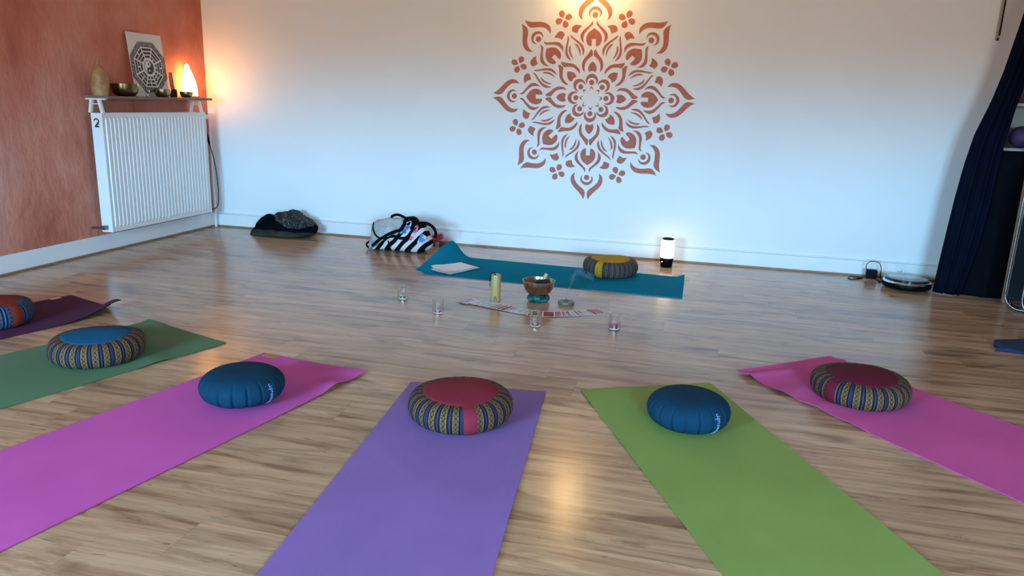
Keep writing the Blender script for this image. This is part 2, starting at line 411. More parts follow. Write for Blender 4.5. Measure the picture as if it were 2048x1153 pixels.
ring_of('outer_dot', paint_mesh('outer_dot', disc(0.781, 0.027))); ring_of('core_dot', paint_mesh('core_dot', disc(0.150, 0.025)))
for nm in ('long_leaf', 'short_leaf', 'teardrop'):
    for mi in (False, True): ring_of(nm, paint_mesh(nm, SH[nm], mi), PI / 8)
pet = paint_mesh('flower_petal', SH['flower_petal'])
for k in range(8):
    a = PI / 8 + k * PI / 4
    for j in range(4):
        obj('flower_petal', pet, mandala, (MR * 0.8026 * math.cos(a), 0, MR * 0.8026 * math.sin(a)), (0, -(a + j * PI / 2), 0))

# ------------------------------------------------------------------ wall lamp above the mandala (its bulb lies just above the frame)
wl = thing('wall_lamp', 'small warm picture lamp on the white wall above the mandala', 'lamp', (-0.965, Y_B, 2.30))
MB().box((0, -0.012, 0.06), (0.09, 0.024, 0.13)).build('wall_plate', M_RADW, wl, bevel=0.006)
MB().tube([(0, -0.02, 0.08), (0, -0.09, 0.10), (0, -0.13, 0.06)], 0.008).build('arm', M_RADW, wl, True)
MB().lathe([(0.018, 0.07), (0.035, 0.05), (0.055, -0.02), (0.053, -0.02), (0.033, 0.045), (0.0, 0.05)], 28, (0, -0.13, 0)).build('shade', M_RADW, wl, True)
M_BULB = emit('warm_bulb', (1.0, 0.60, 0.22, 1), 480.0)
MB().lathe([(0, -0.035), (0.022, -0.028), (0.03, -0.005), (0.022, 0.02), (0.0, 0.035)], 20, (0, -0.13, -0.005)).build('bulb', M_BULB, wl, True)

# ------------------------------------------------------------------ yoga mats
def mat_material(name, col, rib=True, rough=0.75, dark=0.05, spec=0.10):
    t = NT(name); t.set(Roughness=rough, Specular_IOR_Level=spec)
    nz = t.n('TexNoise', Scale=3.0, Detail=6.0); t.l(t.coords(), nz.inputs['Vector'])
    d_ = tuple(c * (1 - dark) for c in col[:3]) + (1,); u_ = tuple(min(1, c * (1 + dark)) for c in col[:3]) + (1,)
    t.l(t.ramp(nz.outputs['Fac'], [(0.35, d_), (0.65, u_)]), t.b.inputs['Base Color'])
    uvv = t.n('UVMap'); wv = t.n('TexWave', Scale=70.0, bands_direction='Y'); t.l(uvv.outputs[0], wv.inputs['Vector'])
    w2 = t.n('TexWave', Scale=70.0, bands_direction='X'); t.l(uvv.outputs[0], w2.inputs['Vector'])
    t.bump(t.math('ADD', wv.outputs['Fac'], w2.outputs['Fac']), 0.2 if rib else 0.10, 0.0015)
    return t.m
def yoga_mat(label, A, B, A2, B2, material, zf=None, name='yoga_mat', nu=20, nv=54, thick=0.005):
    """A, B: corners of the inner end, A2, B2: corners of the outer end"""
    A, B, A2, B2 = [Vector((p[0], p[1], 0)) for p in (A, B, A2, B2)]
    c = (A + B + A2 + B2) / 4; Wd = (B - A).length; Ln = (A2 - A).length
    top, bot, uv, fs = [], [], [], []
    for j in range(nv + 1):
        v = (j / nv) ** 1.4
        for i in range(nu + 1):
            u = i / nu
            p = A * (1 - u) * (1 - v) + B * u * (1 - v) + A2 * (1 - u) * v + B2 * u * v - c
            dz, dx, dy = 0.0, 0.0, 0.0
            if zf:
                r_ = zf(u, v)
                dz = r_ if isinstance(r_, float) else r_[0]
                if not isinstance(r_, float): dx, dy = r_[1], r_[2]
            p = p + (B - A).normalized() * dx + (A2 - A).normalized() * dy
            u2, v2 = 0.005 + 0.990 * u, 0.0018 + 0.9964 * v
            pb = A * (1 - u2) * (1 - v2) + B * u2 * (1 - v2) + A2 * (1 - u2) * v2 + B2 * u2 * v2 - c + (B - A).normalized() * dx + (A2 - A).normalized() * dy
            top.append((p.x, p.y, thick + dz + 0.0004)); bot.append((pb.x, pb.y, dz + 0.0004)); uv.append((u * Wd, v * Ln))
    n = (nu + 1) * (nv + 1); W1 = nu + 1
    for j in range(nv):
        for i in range(nu):
            q_ = (j * W1 + i, (j + 1) * W1 + i, (j + 1) * W1 + i + 1, j * W1 + i + 1)
            fs.append(q_); fs.append(tuple(n + k for k in reversed(q_)))
    loop = [i for i in range(nu + 1)] + [j * W1 + nu for j in range(1, nv + 1)] + [nv * W1 + i for i in range(nu - 1, -1, -1)] + [j * W1 for j in range(nv - 1, 0, -1)]
    for k in range(len(loop)):
        a_, b_ = loop[k], loop[(k + 1) % len(loop)]; fs.append((a_, b_, n + b_, n + a_))
    me = mesh_from(name, top + bot, fs, material, False, uv + uv)
    bm = bmesh.new(); bm.from_mesh(me); bmesh.ops.recalc_face_normals(bm, faces=bm.faces)
    for f_ in bm.faces: f_.smooth = True
    for e_ in bm.edges:
        if len(e_.link_faces) == 2 and e_.calc_face_angle(0) > 0.8: e_.smooth = False
    bm.to_mesh(me); bm.free()
    o = obj(name, me, None, (c.x, c.y, 0)); tag(o, label, 'yoga mat'); return o
def ext(P, Q, L):
    d_ = (Vector(Q) - Vector(P)).normalized(); return Vector(P) + d_ * L
def ss(a, b, x):
    t_ = min(max((x - a) / (b - a), 0), 1); return t_ * t_ * (3 - 2 * t_)
M_VIOLET = mat_material('violet_mat_foam', (0.285, 0.155, 0.40, 1))
M_LIME = mat_material('lime_mat_foam', (0.27, 0.365, 0.088, 1))
M_PINK = mat_material('pink_mat_foam', (0.61, 0.107, 0.37, 1))
M_PINK2 = mat_material('rose_mat_foam', (0.67, 0.112, 0.33, 1))
M_GREEN = mat_material('sage_mat_foam', (0.118, 0.205, 0.110, 1), False)
M_AUB = mat_material('aubergine_mat_foam', (0.085, 0.025, 0.062, 1), False)
M_TEAL = mat_material('teal_mat_foam', (0.005, 0.195, 0.31, 1), False, 0.95, spec=0.02)
def mat_px(label, A, B, LA, RA, L, material, **kw):
    """corner pixels of the inner end and a pixel further down each long side"""
    A_, B_, a_, b_ = [fl(*p).to_2d() for p in (A, B, LA, RA)]
    d_ = ((a_ - A_).normalized() + (b_ - B_).normalized()).normalized()
    dA = ((a_ - A_).normalized() * 0.7 + d_ * 0.3).normalized(); dB = ((b_ - B_).normalized() * 0.7 + d_ * 0.3).normalized()
    return yoga_mat(label, A_, B_, A_ + dA * L, B_ + dB * L, material, **kw)
mat_px('violet yoga mat in the foreground under a red-topped striped cushion', (822, 766), (1092, 786), (514, 1153), (985, 1153), 1.83, M_VIOLET,
       zf=lambda u, v: 0.002 * ss(0.9, 1, u) * (0.5 + 0.5 * math.sin(14 * v)))
mat_px('lime green yoga mat under a dark blue cushion', (1160, 782), (1420, 768), (1446, 1153), (1885, 1153), 1.83, M_LIME,
       zf=lambda u, v: 0.003 * ss(0.92, 1, 1 - u) * (0.5 + 0.5 * math.sin(22 * v + 1)) * ss(0.6, 0.0, v))
pink = mat_px('magenta pink yoga mat with a small yellow tag on its far corner', (529, 708), (734, 748), (0, 905), (0, 1108), 1.83, M_PINK,
       zf=lambda u, v: 0.018 * math.exp(-((v - 0.115) / 0.035) ** 2) * ss(0.75, 1, u) + 0.008 * ss(0.05, 0, v) * ss(0.6, 1, u) + 0.003 * ss(0.7, 1, u) * ss(0.4, 0.1, v))
rose = mat_px('rose pink yoga mat with a raised crease across its end', (1472, 747), (1660, 716), (2048, 1010), (2048, 860), 1.83, M_PINK2,
       zf=lambda u, v: 0.012 * math.exp(-((v - 0.045) / 0.012) ** 2) + 0.011 * ss(0.7, 0, u) * ss(0.9, 0, u) * (0.35 + 0.65 * math.sin(30 * v) ** 2) * ss(0.45, 0.3, v) + 0.006 * ss(0.04, 0, v))
sage = mat_px('sage green yoga mat under a blue-topped striped cushion', (300, 643), (453, 688), (0, 713), (0, 821), 1.83, M_GREEN,
       zf=lambda u, v: 0.010 * math.exp(-((v - 0.20) / 0.04) ** 2) * ss(0.6, 1, u) + 0.008 * ss(0.04, 0, v) * ss(0.5, 0, u))
aub = yoga_mat('dark aubergine yoga mat with one curled corner beside the left frame edge', (-3.715, 3.685), (-3.165, 3.50), (-4.235, 2.02), (-3.68, 1.83), M_AUB,
       zf=lambda u, v: (0.048 * ss(0.80, 1.0, u + 0.10 * ss(0.1, 0, v)) * ss(0.17, 0.0, v) + 0.016 * ss(0.6, 1, u) * ss(0.28, 0.05, v), -0.02 * ss(0.8, 1, u) * ss(0.1, 0, v), 0.0))
teal = yoga_mat('teal yoga mat lying along the back wall with an upturned end', (-2.03, 5.045), (-1.99, 5.745), (-0.066, 5.005), (-0.070, 5.655), M_TEAL, nu=26, nv=90,
       zf=lambda u, v: (0.105 * ss(0.13, 0.0, v) ** 1.4 * ss(-0.1, 1.0, u) + 0.022 * ss(0.06, 0.0, v) + 0.022 * ss(0.965, 1.0, v) * ss(0.5, 1, u), 0.0, 0.045 * ss(0.12, 0.0, v)))
# small printed tags on two mats
M_TAGY = plain('yellow_tag_print', (0.62, 0.38, 0.02, 1), 0.5); M_INK = plain('black_ink', (0.02, 0.012, 0.008, 1), 0.6)
M_TAGO = plain('orange_tag_print', (0.80, 0.33, 0.12, 1), 0.5); M_INKW = plain('white_ink', (0.85, 0.8, 0.75, 1), 0.6)
def mat_tag(parent, px, ang, size, m1, m2, z):
    p = fl(*px, z) - parent.location
    o = MB().box((0, 0, 0), (size[0], size[1], 0.0008)).build('printed_tag', m1, parent, loc=(p.x, p.y, z + 0.0006), rot=(0, 0, ang))
    g = MB(); rnd = random.Random(3)
    n = 7
    for i in range(n):
        cx = (i - (n - 1) / 2) * size[0] * 0.115
        hgt = size[1] * (0.62 if i == 0 else 0.42)
        g.box((cx, 0, 0.0007), (size[0] * 0.028, hgt, 0.0004)); g.box((cx + size[0] * 0.03, (1 if i % 2 else -1) * hgt * 0.35, 0.0007), (size[0] * 0.06, size[1] * 0.13, 0.0004))
    g.build('lettering', m2, o)
mat_tag(pink, (540.5, 713), math.atan2(-0.093, 0.591), (0.075, 0.034), M_TAGY, M_INK, 0.0065)
mat_tag(aub, (111, 597.5), math.atan2(1.66, 0.52), (0.06, 0.035), M_TAGO, M_INKW, 0.0065)

# ------------------------------------------------------------------ round meditation cushions
def stripe_material(name, gold, navy, blue, pale, n=27, seed=0.0):
    t = NT(name); t.set(Roughness=0.8, Specular_IOR_Level=0.25)
    uvv = t.n('UVMap'); sp = t.n('SeparateXYZ'); t.l(uvv.outputs[0], sp.inputs[0])
    u = t.math('MULTIPLY', sp.outputs[0], float(n)); fr = t.math('FRACT', t.math('ADD', u, seed))
    cell = t.math('FLOOR', u)
    odd = t.math('MODULO', cell, 3.0)
    bands1 = [(0.0, gold), (0.47, navy), (0.64, blue), (0.72, navy), (0.79, blue), (0.84, navy), (0.985, gold)]
    bands2 = [(0.0, gold), (0.52, navy), (0.70, blue), (0.82, navy), (0.985, gold)]
    c1 = t.ramp(fr, bands1, 'CONSTANT'); c2 = t.ramp(fr, bands2, 'CONSTANT')
    mx_ = t.n('MixRGB'); t.l(t.math('GREATER_THAN', odd, 0.5), mx_.inputs[0]); t.l(c1, mx_.inputs[1]); t.l(c2, mx_.inputs[2])
    # woven motif inside the broad gold bands
    cmb = t.n('CombineXYZ'); t.l(t.math('MULTIPLY', fr, 9.0), cmb.inputs[0]); t.l(t.math('MULTIPLY', sp.outputs[1], 26.0), cmb.inputs[1]); t.l(cell, cmb.inputs[2])
    lx = t.math('ABSOLUTE', t.math('SUBTRACT', t.math('MULTIPLY', fr, 2.0), 0.5))
    fy = t.math('ABSOLUTE', t.math('SUBTRACT', t.math('FRACT', t.math('ADD', t.math('MULTIPLY', sp.outputs[1], 8.0), t.math('MULTIPLY', cell, 0.37))), 0.5))
    dd = t.math('ADD', t.math('MULTIPLY', lx, 1.25), fy)
    ringm = t.math('MULTIPLY', t.math('GREATER_THAN', dd, 0.33), t.math('LESS_THAN', dd, 0.56))
    dotm = t.math('LESS_THAN', dd, 0.14)
    barm = t.math('MULTIPLY', t.math('GREATER_THAN', fy, 0.44), t.math('LESS_THAN', lx, 0.36))
    motif = t.math('MULTIPLY', t.math('MAXIMUM', t.math('MAXIMUM', ringm, dotm), barm), t.math('LESS_THAN', fr, 0.47))
    m3 = t.n('MixRGB'); m3.inputs[2].default_value = (gold[0] * 0.16, gold[1] * 0.13, gold[2] * 0.3, 1)
    t.l(motif, m3.inputs[0]); t.l(mx_.outputs[0], m3.inputs[1]); t.l(m3.outputs[0], t.b.inputs['Base Color'])
    t.bump(fr, 0.1, 0.003)
    return t.m
GOLD, NAVY, BLUE, PALE = (0.215, 0.120, 0.034, 1), (0.008, 0.005, 0.018, 1), (0.038, 0.045, 0.095, 1), (0.10, 0.10, 0.13, 1)
M_STR1 = stripe_material('brocade_stripes', GOLD, NAVY, BLUE, PALE, 27, 0.0)
M_STR2 = stripe_material('brocade_stripes_brown', (0.17, 0.115, 0.055, 1), (0.012, 0.007, 0.018, 1), (0.085, 0.065, 0.10, 1), (0.20, 0.17, 0.14, 1), 32, 0.3)
M_STR3 = stripe_material('brocade_stripes_blue', (0.09, 0.085, 0.11, 1), (0.006, 0.008, 0.035, 1), (0.035, 0.16, 0.36, 1), (0.62, 0.66, 0.72, 1), 22, 0.1)
def fabric(name, col): return plain(name, col, 0.85, noise=0.08, nscale=9, bump=0.12, bscale=350, spec=0.15)
def zafu_center(pl, pr, pb, r):
    p = fl((pl + pr) / 2, pb); u = Vector((p.x, p.y, 0)).normalized(); return p + u * r
def side_profile(R, RI, RB, H, n=14):
    out = []
    for i in range(n + 1):
        f = -PI / 2 + PI * i / n
        c_ = abs(math.cos(f)) ** 0.8
        rin = RB + (RI - RB) * (i / n)
        out.append((rin + (R - rin) * c_, H / 2 + (H / 2) * math.sin(f)))
    return out
def striped_cushion(label, center, topmat, sidemat, strip_ang=None, R=0.205, H=0.125, z0=0.006, tilt=(0, 0), n=27):
    t = thing('meditation_cushion', label, 'cushion', (center.x, center.y, z0), 0.0, 'round meditation cushions on the mats')
    t.rotation_euler = (tilt[0], tilt[1], 0)
    RI, RB = R * 0.72, R * 0.74
    prof = side_profile(R, RI, RB, H); seg = n * 8
    def rr(a, k): return 1 + 0.010 * abs(math.sin(a * n / 2)) * math.sin(PI * k) + 0.012 * math.sin(3 * a + 1) * math.sin(PI * k)
    vs_, uv, fs = [], [], []
    for i, (r, z) in enumerate(prof):
        k = i / (len(prof) - 1)
        for s_ in range(seg + 1):
            a = 2 * PI * s_ / seg; q_ = r * rr(a, k)
            vs_.append((q_ * math.cos(a), q_ * math.sin(a), z + 0.004 * math.sin(2 * a + 0.5) * k)); uv.append((s_ / seg, k))
    W1 = seg + 1
    for i in range(len(prof) - 1):
        for s_ in range(seg): fs.append((i * W1 + s_, i * W1 + s_ + 1, (i + 1) * W1 + s_ + 1, (i + 1) * W1 + s_))
    obj('side_band', mesh_from('side_band', vs_, fs, sidemat, True, uv), t)
    MB().lathe([(RB + 0.001, 0.0), (0, 0.001)], 48).build('base_panel', topmat, t)
    tv = MB(); tp = [(RI + 0.004, H - 0.004), (RI - 0.001, H + 0.001)] + [(RI * (1 - f), H + 0.001 + 0.014 * math.sin(f * PI / 2)) for f in (0.12, 0.3, 0.5, 0.75, 1.0)]
    sg = 64; vv, ff = [], []
    for (r, z) in tp:
        for s_ in range(sg):
            a = 2 * PI * s_ / sg; vv.append((r * math.cos(a), r * math.sin(a), z + 0.004 * math.sin(2 * a + 0.5) * min(1, r / RI)))
    for i in range(len(tp) - 1):
        for s_ in range(sg):
            s2 = (s_ + 1) % sg; ff.append((i * sg + s_, i * sg + s2, (i + 1) * sg + s2, (i + 1) * sg + s_))
    obj('top_panel', mesh_from('top_panel', vv, ff, topmat, True), t)
    if strip_ang is not None:
        vv, ff = [], []; hw = 0.024; m = 6; P2 = [(RI - 0.012, H + 0.004)] + [(r + 0.0035, z) for r, z in reversed(prof)]
        for i, (r, z) in enumerate(P2):
            for s_ in range(m + 1):
                a = strip_ang + (s_ / m * 2 - 1) * hw / max(r, 0.05) * (0.9 + 0.25 * math.sin(PI * i / len(P2)))
                vv.append(((r + 0.003 * math.sin(PI * s_ / m)) * math.cos(a), (r + 0.003 * math.sin(PI * s_ / m)) * math.sin(a), z + (0.004 * math.sin(2 * a + 0.5) * min(1, z / H))))
        for i in range(len(P2) - 1):
            for s_ in range(m): ff.append((i * (m + 1) + s_, i * (m + 1) + s_ + 1, (i + 1) * (m + 1) + s_ + 1, (i + 1) * (m + 1) + s_))
        obj('handle_strip', mesh_from('handle_strip', vv, ff, topmat, True), t)
    return t
D2R = PI / 180
M_RED = fabric('crimson_cotton', (0.24, 0.022, 0.038, 1)); M_BURG = fabric('burgundy_cotton', (0.125, 0.010, 0.024, 1))
M_BLUET = fabric('blue_cotton', (0.005, 0.085, 0.175, 1)); M_MUST = fabric('mustard_cotton', (0.42, 0.23, 0.012, 1)); M_BRICK = fabric('brick_red_cotton', (0.22, 0.024, 0.012, 1))
striped_cushion('crimson topped round cushion with gold striped side on the violet mat', zafu_center(815, 1024, 873, 0.168), M_RED, M_STR1, -61 * D2R, 0.208, 0.112)
striped_cushion('burgundy topped round cushion with gold striped side on the rose mat', zafu_center(1610, 1813, 822, 0.168), M_BURG, M_STR1, -135 * D2R, 0.208, 0.106)
striped_cushion('blue topped round cushion with gold striped side on the sage mat', zafu_center(102, 298, 740, 0.168), M_BLUET, M_STR1, 60 * D2R, 0.205, 0.114)
striped_cushion('mustard topped round cushion with brown striped side on the teal mat', zafu_center(1163, 1274, 560, 0.168), M_MUST, M_STR2, -108 * D2R, 0.205, 0.121, n=32)
striped_cushion('brick red topped round cushion with blue striped side cut by the left edge', Vector((-3.63, 3.06, 0)), M_BRICK, M_STR3, -4 * D2R, 0.208, 0.122, n=22)

def blue_cushion(label, center, R, H, text_ang, crease_ang, tilt=(0, 0)):
    t = thing('meditation_cushion', label, 'cushion', (center.x, center.y, 0.006), 0, 'round meditation cushions on the mats')
    t.rotation_euler = (tilt[0], tilt[1], 0)
    prof = []
    for i in range(25):
        f = -PI / 2 + PI * i / 24; c_ = math.cos(f); s_ = math.sin(f)
        r = R * abs(c_) ** 0.62; z = H / 2 + H / 2 * (abs(s_) ** 0.9 * (1 if s_ > 0 else -1))
        prof.append((r, z))
    creases = [crease_ang + k * 2 * PI / 18 for k in range(18)]
    rnd = random.Random(int(text_ang * 100)); dep = [0.009 + 0.006 * rnd.random() for _ in creases]
    def surf(a, i):
        r, z = prof[i]; k = i / 24
        amp = max(0.0, math.sin(PI * min(k / 0.78, 1.0))) ** 0.8
        g = 0
        for c_, d_ in zip(creases, dep):
            da = (a - c_ + PI) % (2 * PI) - PI
            g += d_ * math.exp(-(da / 0.020) ** 2)
        return Vector(((r - g * amp) * math.cos(a), (r - g * amp) * math.sin(a), z))
    seg = 288; vs_, fs = [], []
    for i in range(25):
        for s_ in range(seg): vs_.append(surf(2 * PI * s_ / seg, i))
    for i in range(24):
        for s_ in range(seg):
            s2 = (s_ + 1) % seg; fs.append((i * seg + s_, i * seg + s2, (i + 1) * seg + s2, (i + 1) * seg + s_))
    obj('cover', mesh_from('cover', vs_, fs, M_NAVYC, True), t)
    # white script lettering running down the side
    mb = MB(); rnd = random.Random(5)
    def sp(x, y_):                                             # x: along the word 0..1, y: across (m)
        fi = 16.0 - 11.5 * x; i0 = int(fi); fr = fi - i0
        a = text_ang + y_ / R
        p = surf(a, i0) * (1 - fr) + surf(a, i0 + 1) * fr
        n_ = Vector((math.cos(a), math.sin(a), 0.2)).normalized()
        return p + n_ * 0.0022
    x = 0.0; letters = [('u', .10), ('l', .06), ('p', .10), ('n', .10), ('s', .08), ('o', .09), ('r', .07), ('n', .10), ('e', .09), ('o', .09), ('r', .06)]
    for ch, wd in letters:
        strokes = {'u': [[(0, .011), (0, .002), (.4, 0), (.8, .003), (.85, .011), (.9, 0)]], 'l': [[(0, .018), (.1, .002), (.6, 0)]],
                   'p': [[(0, .011), (.05, -.009)], [(0, .008), (.4, .012), (.8, .006), (.4, 0), (0, .003)]],
                   'n': [[(0, .011), (0, 0)], [(0, .007), (.4, .011), (.75, .007), (.8, 0)]], 's': [[(.8, .010), (.2, .010), (.3, .006), (.8, .004), (.6, 0), (0, 0)]],
                   'o': [[(.1, .005), (.4, .011), (.8, .006), (.4, 0), (.1, .005)]], 'r': [[(0, .011), (0, 0)], [(0, .006), (.6, .011)]],
                   'e': [[(.1, .006), (.8, .007), (.5, .011), (.1, .005), (.4, 0), (.9, .002)]]}[ch]
        for st in strokes: mb.tube([sp(x + a_ * wd * 0.85, b_ - 0.004) for a_, b_ in st], 0.0010, 5)
        x += wd
    mb.build('lettering', M_INKB, t)
    return t
M_NAVYC = fabric('petrol_blue_cotton', (0.0026, 0.034, 0.066, 1)); M_INKB = plain('white_embroidery', (0.32, 0.46, 0.68, 1), 0.6)
blue_cushion('dark blue pleated cushion on the magenta pink mat', zafu_center(402, 574, 826, 0.13), 0.170, 0.134, -16 * D2R, -50 * D2R, (0.01, 0.01))
blue_cushion('dark blue pleated cushion on the lime green mat', zafu_center(1288, 1454, 879, 0.13), 0.164, 0.136, -46 * D2R, -92 * D2R, (0.012, 0.0))

# ------------------------------------------------------------------ radiator on the terracotta wall
rx0, rx1, ry0, ry1, rz0, rz1 = -4.498, -4.398, 4.828, 6.056, 0.168, 1.070
RL = Vector((-4.45, 5.44, 0.168))
rad = thing('radiator', 'white ribbed panel radiator on the terracotta wall', 'radiator', RL)
def L_(p, o): return (p[0] - o.x, p[1] - o.y, p[2] - o.z)
cols, rows = [], [(rz0, 0), (rz0 + 0.028, 0), (rz0 + 0.05, 1), (rz1 - 0.05, 1), (rz1 - 0.028, 0), (rz1, 0)]
NR = 29; m0 = 0.022; per = (ry1 - ry0 - 2 * m0) / NR
ys = [(ry0, 0.0)]
for k in range(NR):
    for f, h in ((0.0, 0), (0.22, 0), (0.34, 1), (0.66, 1), (0.78, 0)): ys.append((ry0 + m0 + (k + f) * per, h))
ys.append((ry1, 0.0))
vv, ff = [], []
for (z, g) in rows:
    for (yy, h) in ys: vv.append(L_((rx1 - 0.006 + 0.009 * h * g, yy, z), RL))
n = len(ys)
for j in range(len(rows) - 1):
    for i in range(n - 1): ff.append((j * n + i, j * n + i + 1, (j + 1) * n + i + 1, (j + 1) * n + i))
obj('front_panel', mesh_from('front_panel', vv, ff, M_RADW, False), rad)
MB().box(L_(((rx0 + rx1) / 2 - 0.006, (ry0 + ry1) / 2, (rz0 + rz1) / 2), RL), (rx1 - rx0 - 0.012, ry1 - ry0 - 0.03, rz1 - rz0 - 0.02)).build('convector_core', M_RADW, rad)
for yy in (ry0 + 0.001, ry1 - 0.001):
    MB().box(L_(((rx0 + rx1) / 2, yy, (rz0 + rz1) / 2), RL), (rx1 - rx0, 0.004, rz1 - rz0)).build('side_cover', M_RADW, rad, bevel=0.0015)
g = MB()
for xx in (rx0 + 0.004, rx1 - 0.006): g.box(L_((xx, (ry0 + ry1) / 2, rz1 - 0.003), RL), (0.010, ry1 - ry0 - 0.01, 0.012))
for k in range(40): g.box(L_(((rx0 + rx1) / 2, ry0 + 0.02 + k * (ry1 - ry0 - 0.04) / 39, rz1 - 0.004), RL), (rx1 - rx0 - 0.022, 0.008, 0.006))
g.build('top_grille', M_RADW, rad)
# emblem sticker on the side cover (a dark curled figure on a bar)
em = MB(); sx_, sz_ = -4.452, 1.0
def EM(u, v, t_): return L_((sx_ + u, ry0 - 0.0012 - t_, sz_ + v), RL)
arc = [(0.021 * math.cos(a), 0.011 + 0.017 * math.sin(a)) for a in [PI * (0.95 - 1.35 * k / 10) for k in range(11)]]
ctr = arc + [(0.004, -0.012), (-0.012, -0.026)]
for i in range(len(ctr) - 1):
    a, b = Vector(ctr[i]), Vector(ctr[i + 1]); d_ = (b - a).normalized(); nn = Vector((-d_.y, d_.x)) * (0.0045 + 0.0018 * (i / len(ctr)))
    em.prism([tuple(a - nn), tuple(b + d_ * 0.002 - nn), tuple(b + d_ * 0.002 + nn), tuple(a + nn)], EM, 0.0006)
em.prism([(-0.017, -0.034), (0.020, -0.034), (0.020, -0.022), (0.006, -0.020), (-0.015, -0.024)], EM, 0.0007)
em.prism([(0.006, -0.012), (0.021, -0.016), (0.022, -0.004), (0.012, -0.008)], EM, 0.0007)
em.build('emblem_sticker', plain('dark_print', (0.05, 0.05, 0.045, 1), 0.5), rad)
MB().lathe([(0.014, 0), (0.019, 0.006), (0.019, 0.045), (0.017, 0.055), (0.0, 0.057)], 20).build('thermostat_knob', M_RADW, rad, True, loc=L_((-4.43, ry1 + 0.028, 1.032), RL), rot=(-PI / 2, 0, 0))
MB().tube([L_((-4.43, ry1, 1.032), RL), L_((-4.43, ry1 + 0.03, 1.032), RL)], 0.010).build('valve_body', M_BLACK, rad, True)
MB().lathe([(0.012, 0), (0.014, 0.02), (0.0, 0.022)], 14).build('bleed_cap', M_RADW, rad, True, loc=L_((-4.44, ry1 + 0.004, 0.935), RL), rot=(-PI / 2, 0, 0))
pv = MB().tube([L_((-4.45, ry0 + 0.0, 0.205), RL), L_((-4.45, ry0 - 0.05, 0.205), RL), L_((-4.53, ry0 - 0.06, 0.205), RL)], 0.010)
pv.box(L_((-4.45, ry0 - 0.022, 0.205), RL), (0.032, 0.035, 0.032)); pv.build('return_valve', plain('old_nickel', (0.25, 0.23, 0.2, 1), 0.35, 1.0), rad, bevel=0.002)
cp = spline([(-4.415, 6.075, 0.92), (-4.412, 6.085, 0.86), (-4.410, 6.095, 0.80), (-4.405, 6.14, 0.66), (-4.40, 6.17, 0.45), (-4.40, 6.165, 0.25), (-4.41, 6.13, 0.195), (-4.43, 6.09, 0.19)], 6)
tag(MB().tube(cp, [0.009 if 6 <= i <= 12 else 0.0035 for i in range(len(cp))], 8).build('lamp_cord', M_BLACK, None, True), 'thin black cord with a switch hanging beside the radiator in the corner', 'cord')
tag(MB().box((X_L + 0.06, 6.215, 0.155), (0.016, 0.016, 1.9 - 1.6)).tube([(X_L + 0.06, 6.215, 0.3), (X_L + 0.06, 6.215, 1.0)], 0.007).build('heating_pipe', M_RADW, None, True), 'white heating pipe rising in the corner behind the radiator', 'pipe')

# ------------------------------------------------------------------ shelf over the radiator
M_WALN = plain('grey_brown_board', (0.20, 0.135, 0.105, 1), 0.55, noise=0.2, nscale=14)
SL = Vector((-4.445, 5.44, 1.072)); SZ = 1.198
shf = thing('radiator_shelf', 'narrow grey-brown shelf on white brackets above the radiator', 'shelf', SL)
MB().box(L_((-4.4225, 5.43, SZ - 0.009), SL), (0.220, 1.235, 0.018)).build('board', M_WALN, shf, bevel=0.002)
for yy in (4.838, 6.0):
    b = MB()
    b.box(L_((-4.4435, yy, SZ - 0.024), SL), (0.176, 0.022, 0.011))
    for (xa, xb) in ((-4.486, -4.505), (-4.418, -4.396)):
        a_ = Vector((xa, yy, SZ - 0.03)); c_ = Vector((xb, yy, 1.074)); dv = (c_ - a_).normalized()
        b.prism([(-0.011, 0), (0.011, 0), (0.011, (c_ - a_).length), (-0.011, (c_ - a_).length)],
                lambda u, v, t_, a_=a_, dv=dv: L_(a_ + dv * v + Vector((1, 0, 0)) * u + Vector((0, t_ - 0.011, 0)), SL), 0.022)
    b.box(L_((-4.450, yy, 1.138), SL), (0.080, 0.006, 0.006))
    b.build('bracket', M_RADW, shf)

# ------------------------------------------------------------------ things on the shelf
TOPZ = SZ + 0.0005
def sh_pos(px, x=-4.43):
    p = at_x(px, 192, x); return Vector((x, p.y, TOPZ))
M_CARVE = plain('pale_carved_wood', (0.38, 0.205, 0.072, 1), 0.5, noise=0.3, nscale=30, bump=0.4, bscale=40)
p = sh_pos(202)
t = thing('gourd_shaker', 'tall pale wooden bottle-shaped shaker on the shelf', 'instrument', p)
MB().lathe([(0.0, 0), (0.056, 0.0), (0.060, 0.03), (0.061, 0.08), (0.0605, 0.0815), (0.0605, 0.0845), (0.061, 0.086), (0.058, 0.13), (0.050, 0.165), (0.036, 0.195), (0.020, 0.212), (0.011, 0.225)], 32).build('body', M_CARVE, t, True)
MB().tube([(0, 0, 0.22), (0.001, 0.0, 0.25), (0.004, 0, 0.275)], [0.010, 0.008, 0.006], 10).build('neck', M_CARVE, t, True)
M_BRONZE = plain('aged_bronze', (0.20, 0.145, 0.06, 1), 0.28, 1.0, noise=0.25, nscale=12)
M_BRASS = plain('dull_brass', (0.36, 0.29, 0.13, 1), 0.25, 1.0, noise=0.2, nscale=14)
def bowl(label, pos, R, H, mat, name='singing_bowl', group=None):
    prof = [(0.0, 0.0), (R * 0.55, 0.0), (R * 0.78, H * 0.14), (R * 0.93, H * 0.42), (R * 0.985, H * 0.72), (R, H), (R - 0.004, H), (R * 0.95, H * 0.72), (R * 0.88, H * 0.42), (R * 0.72, H * 0.18), (R * 0.5, 0.006), (0.0, 0.006)]
    o = MB().lathe(prof, 48).build(name, mat, None, True, loc=pos)
    return tag(o, label, 'bowl', group)
bowl('largest dark bronze singing bowl on the shelf', sh_pos(251, -4.418), 0.100, 0.094, M_BRONZE)
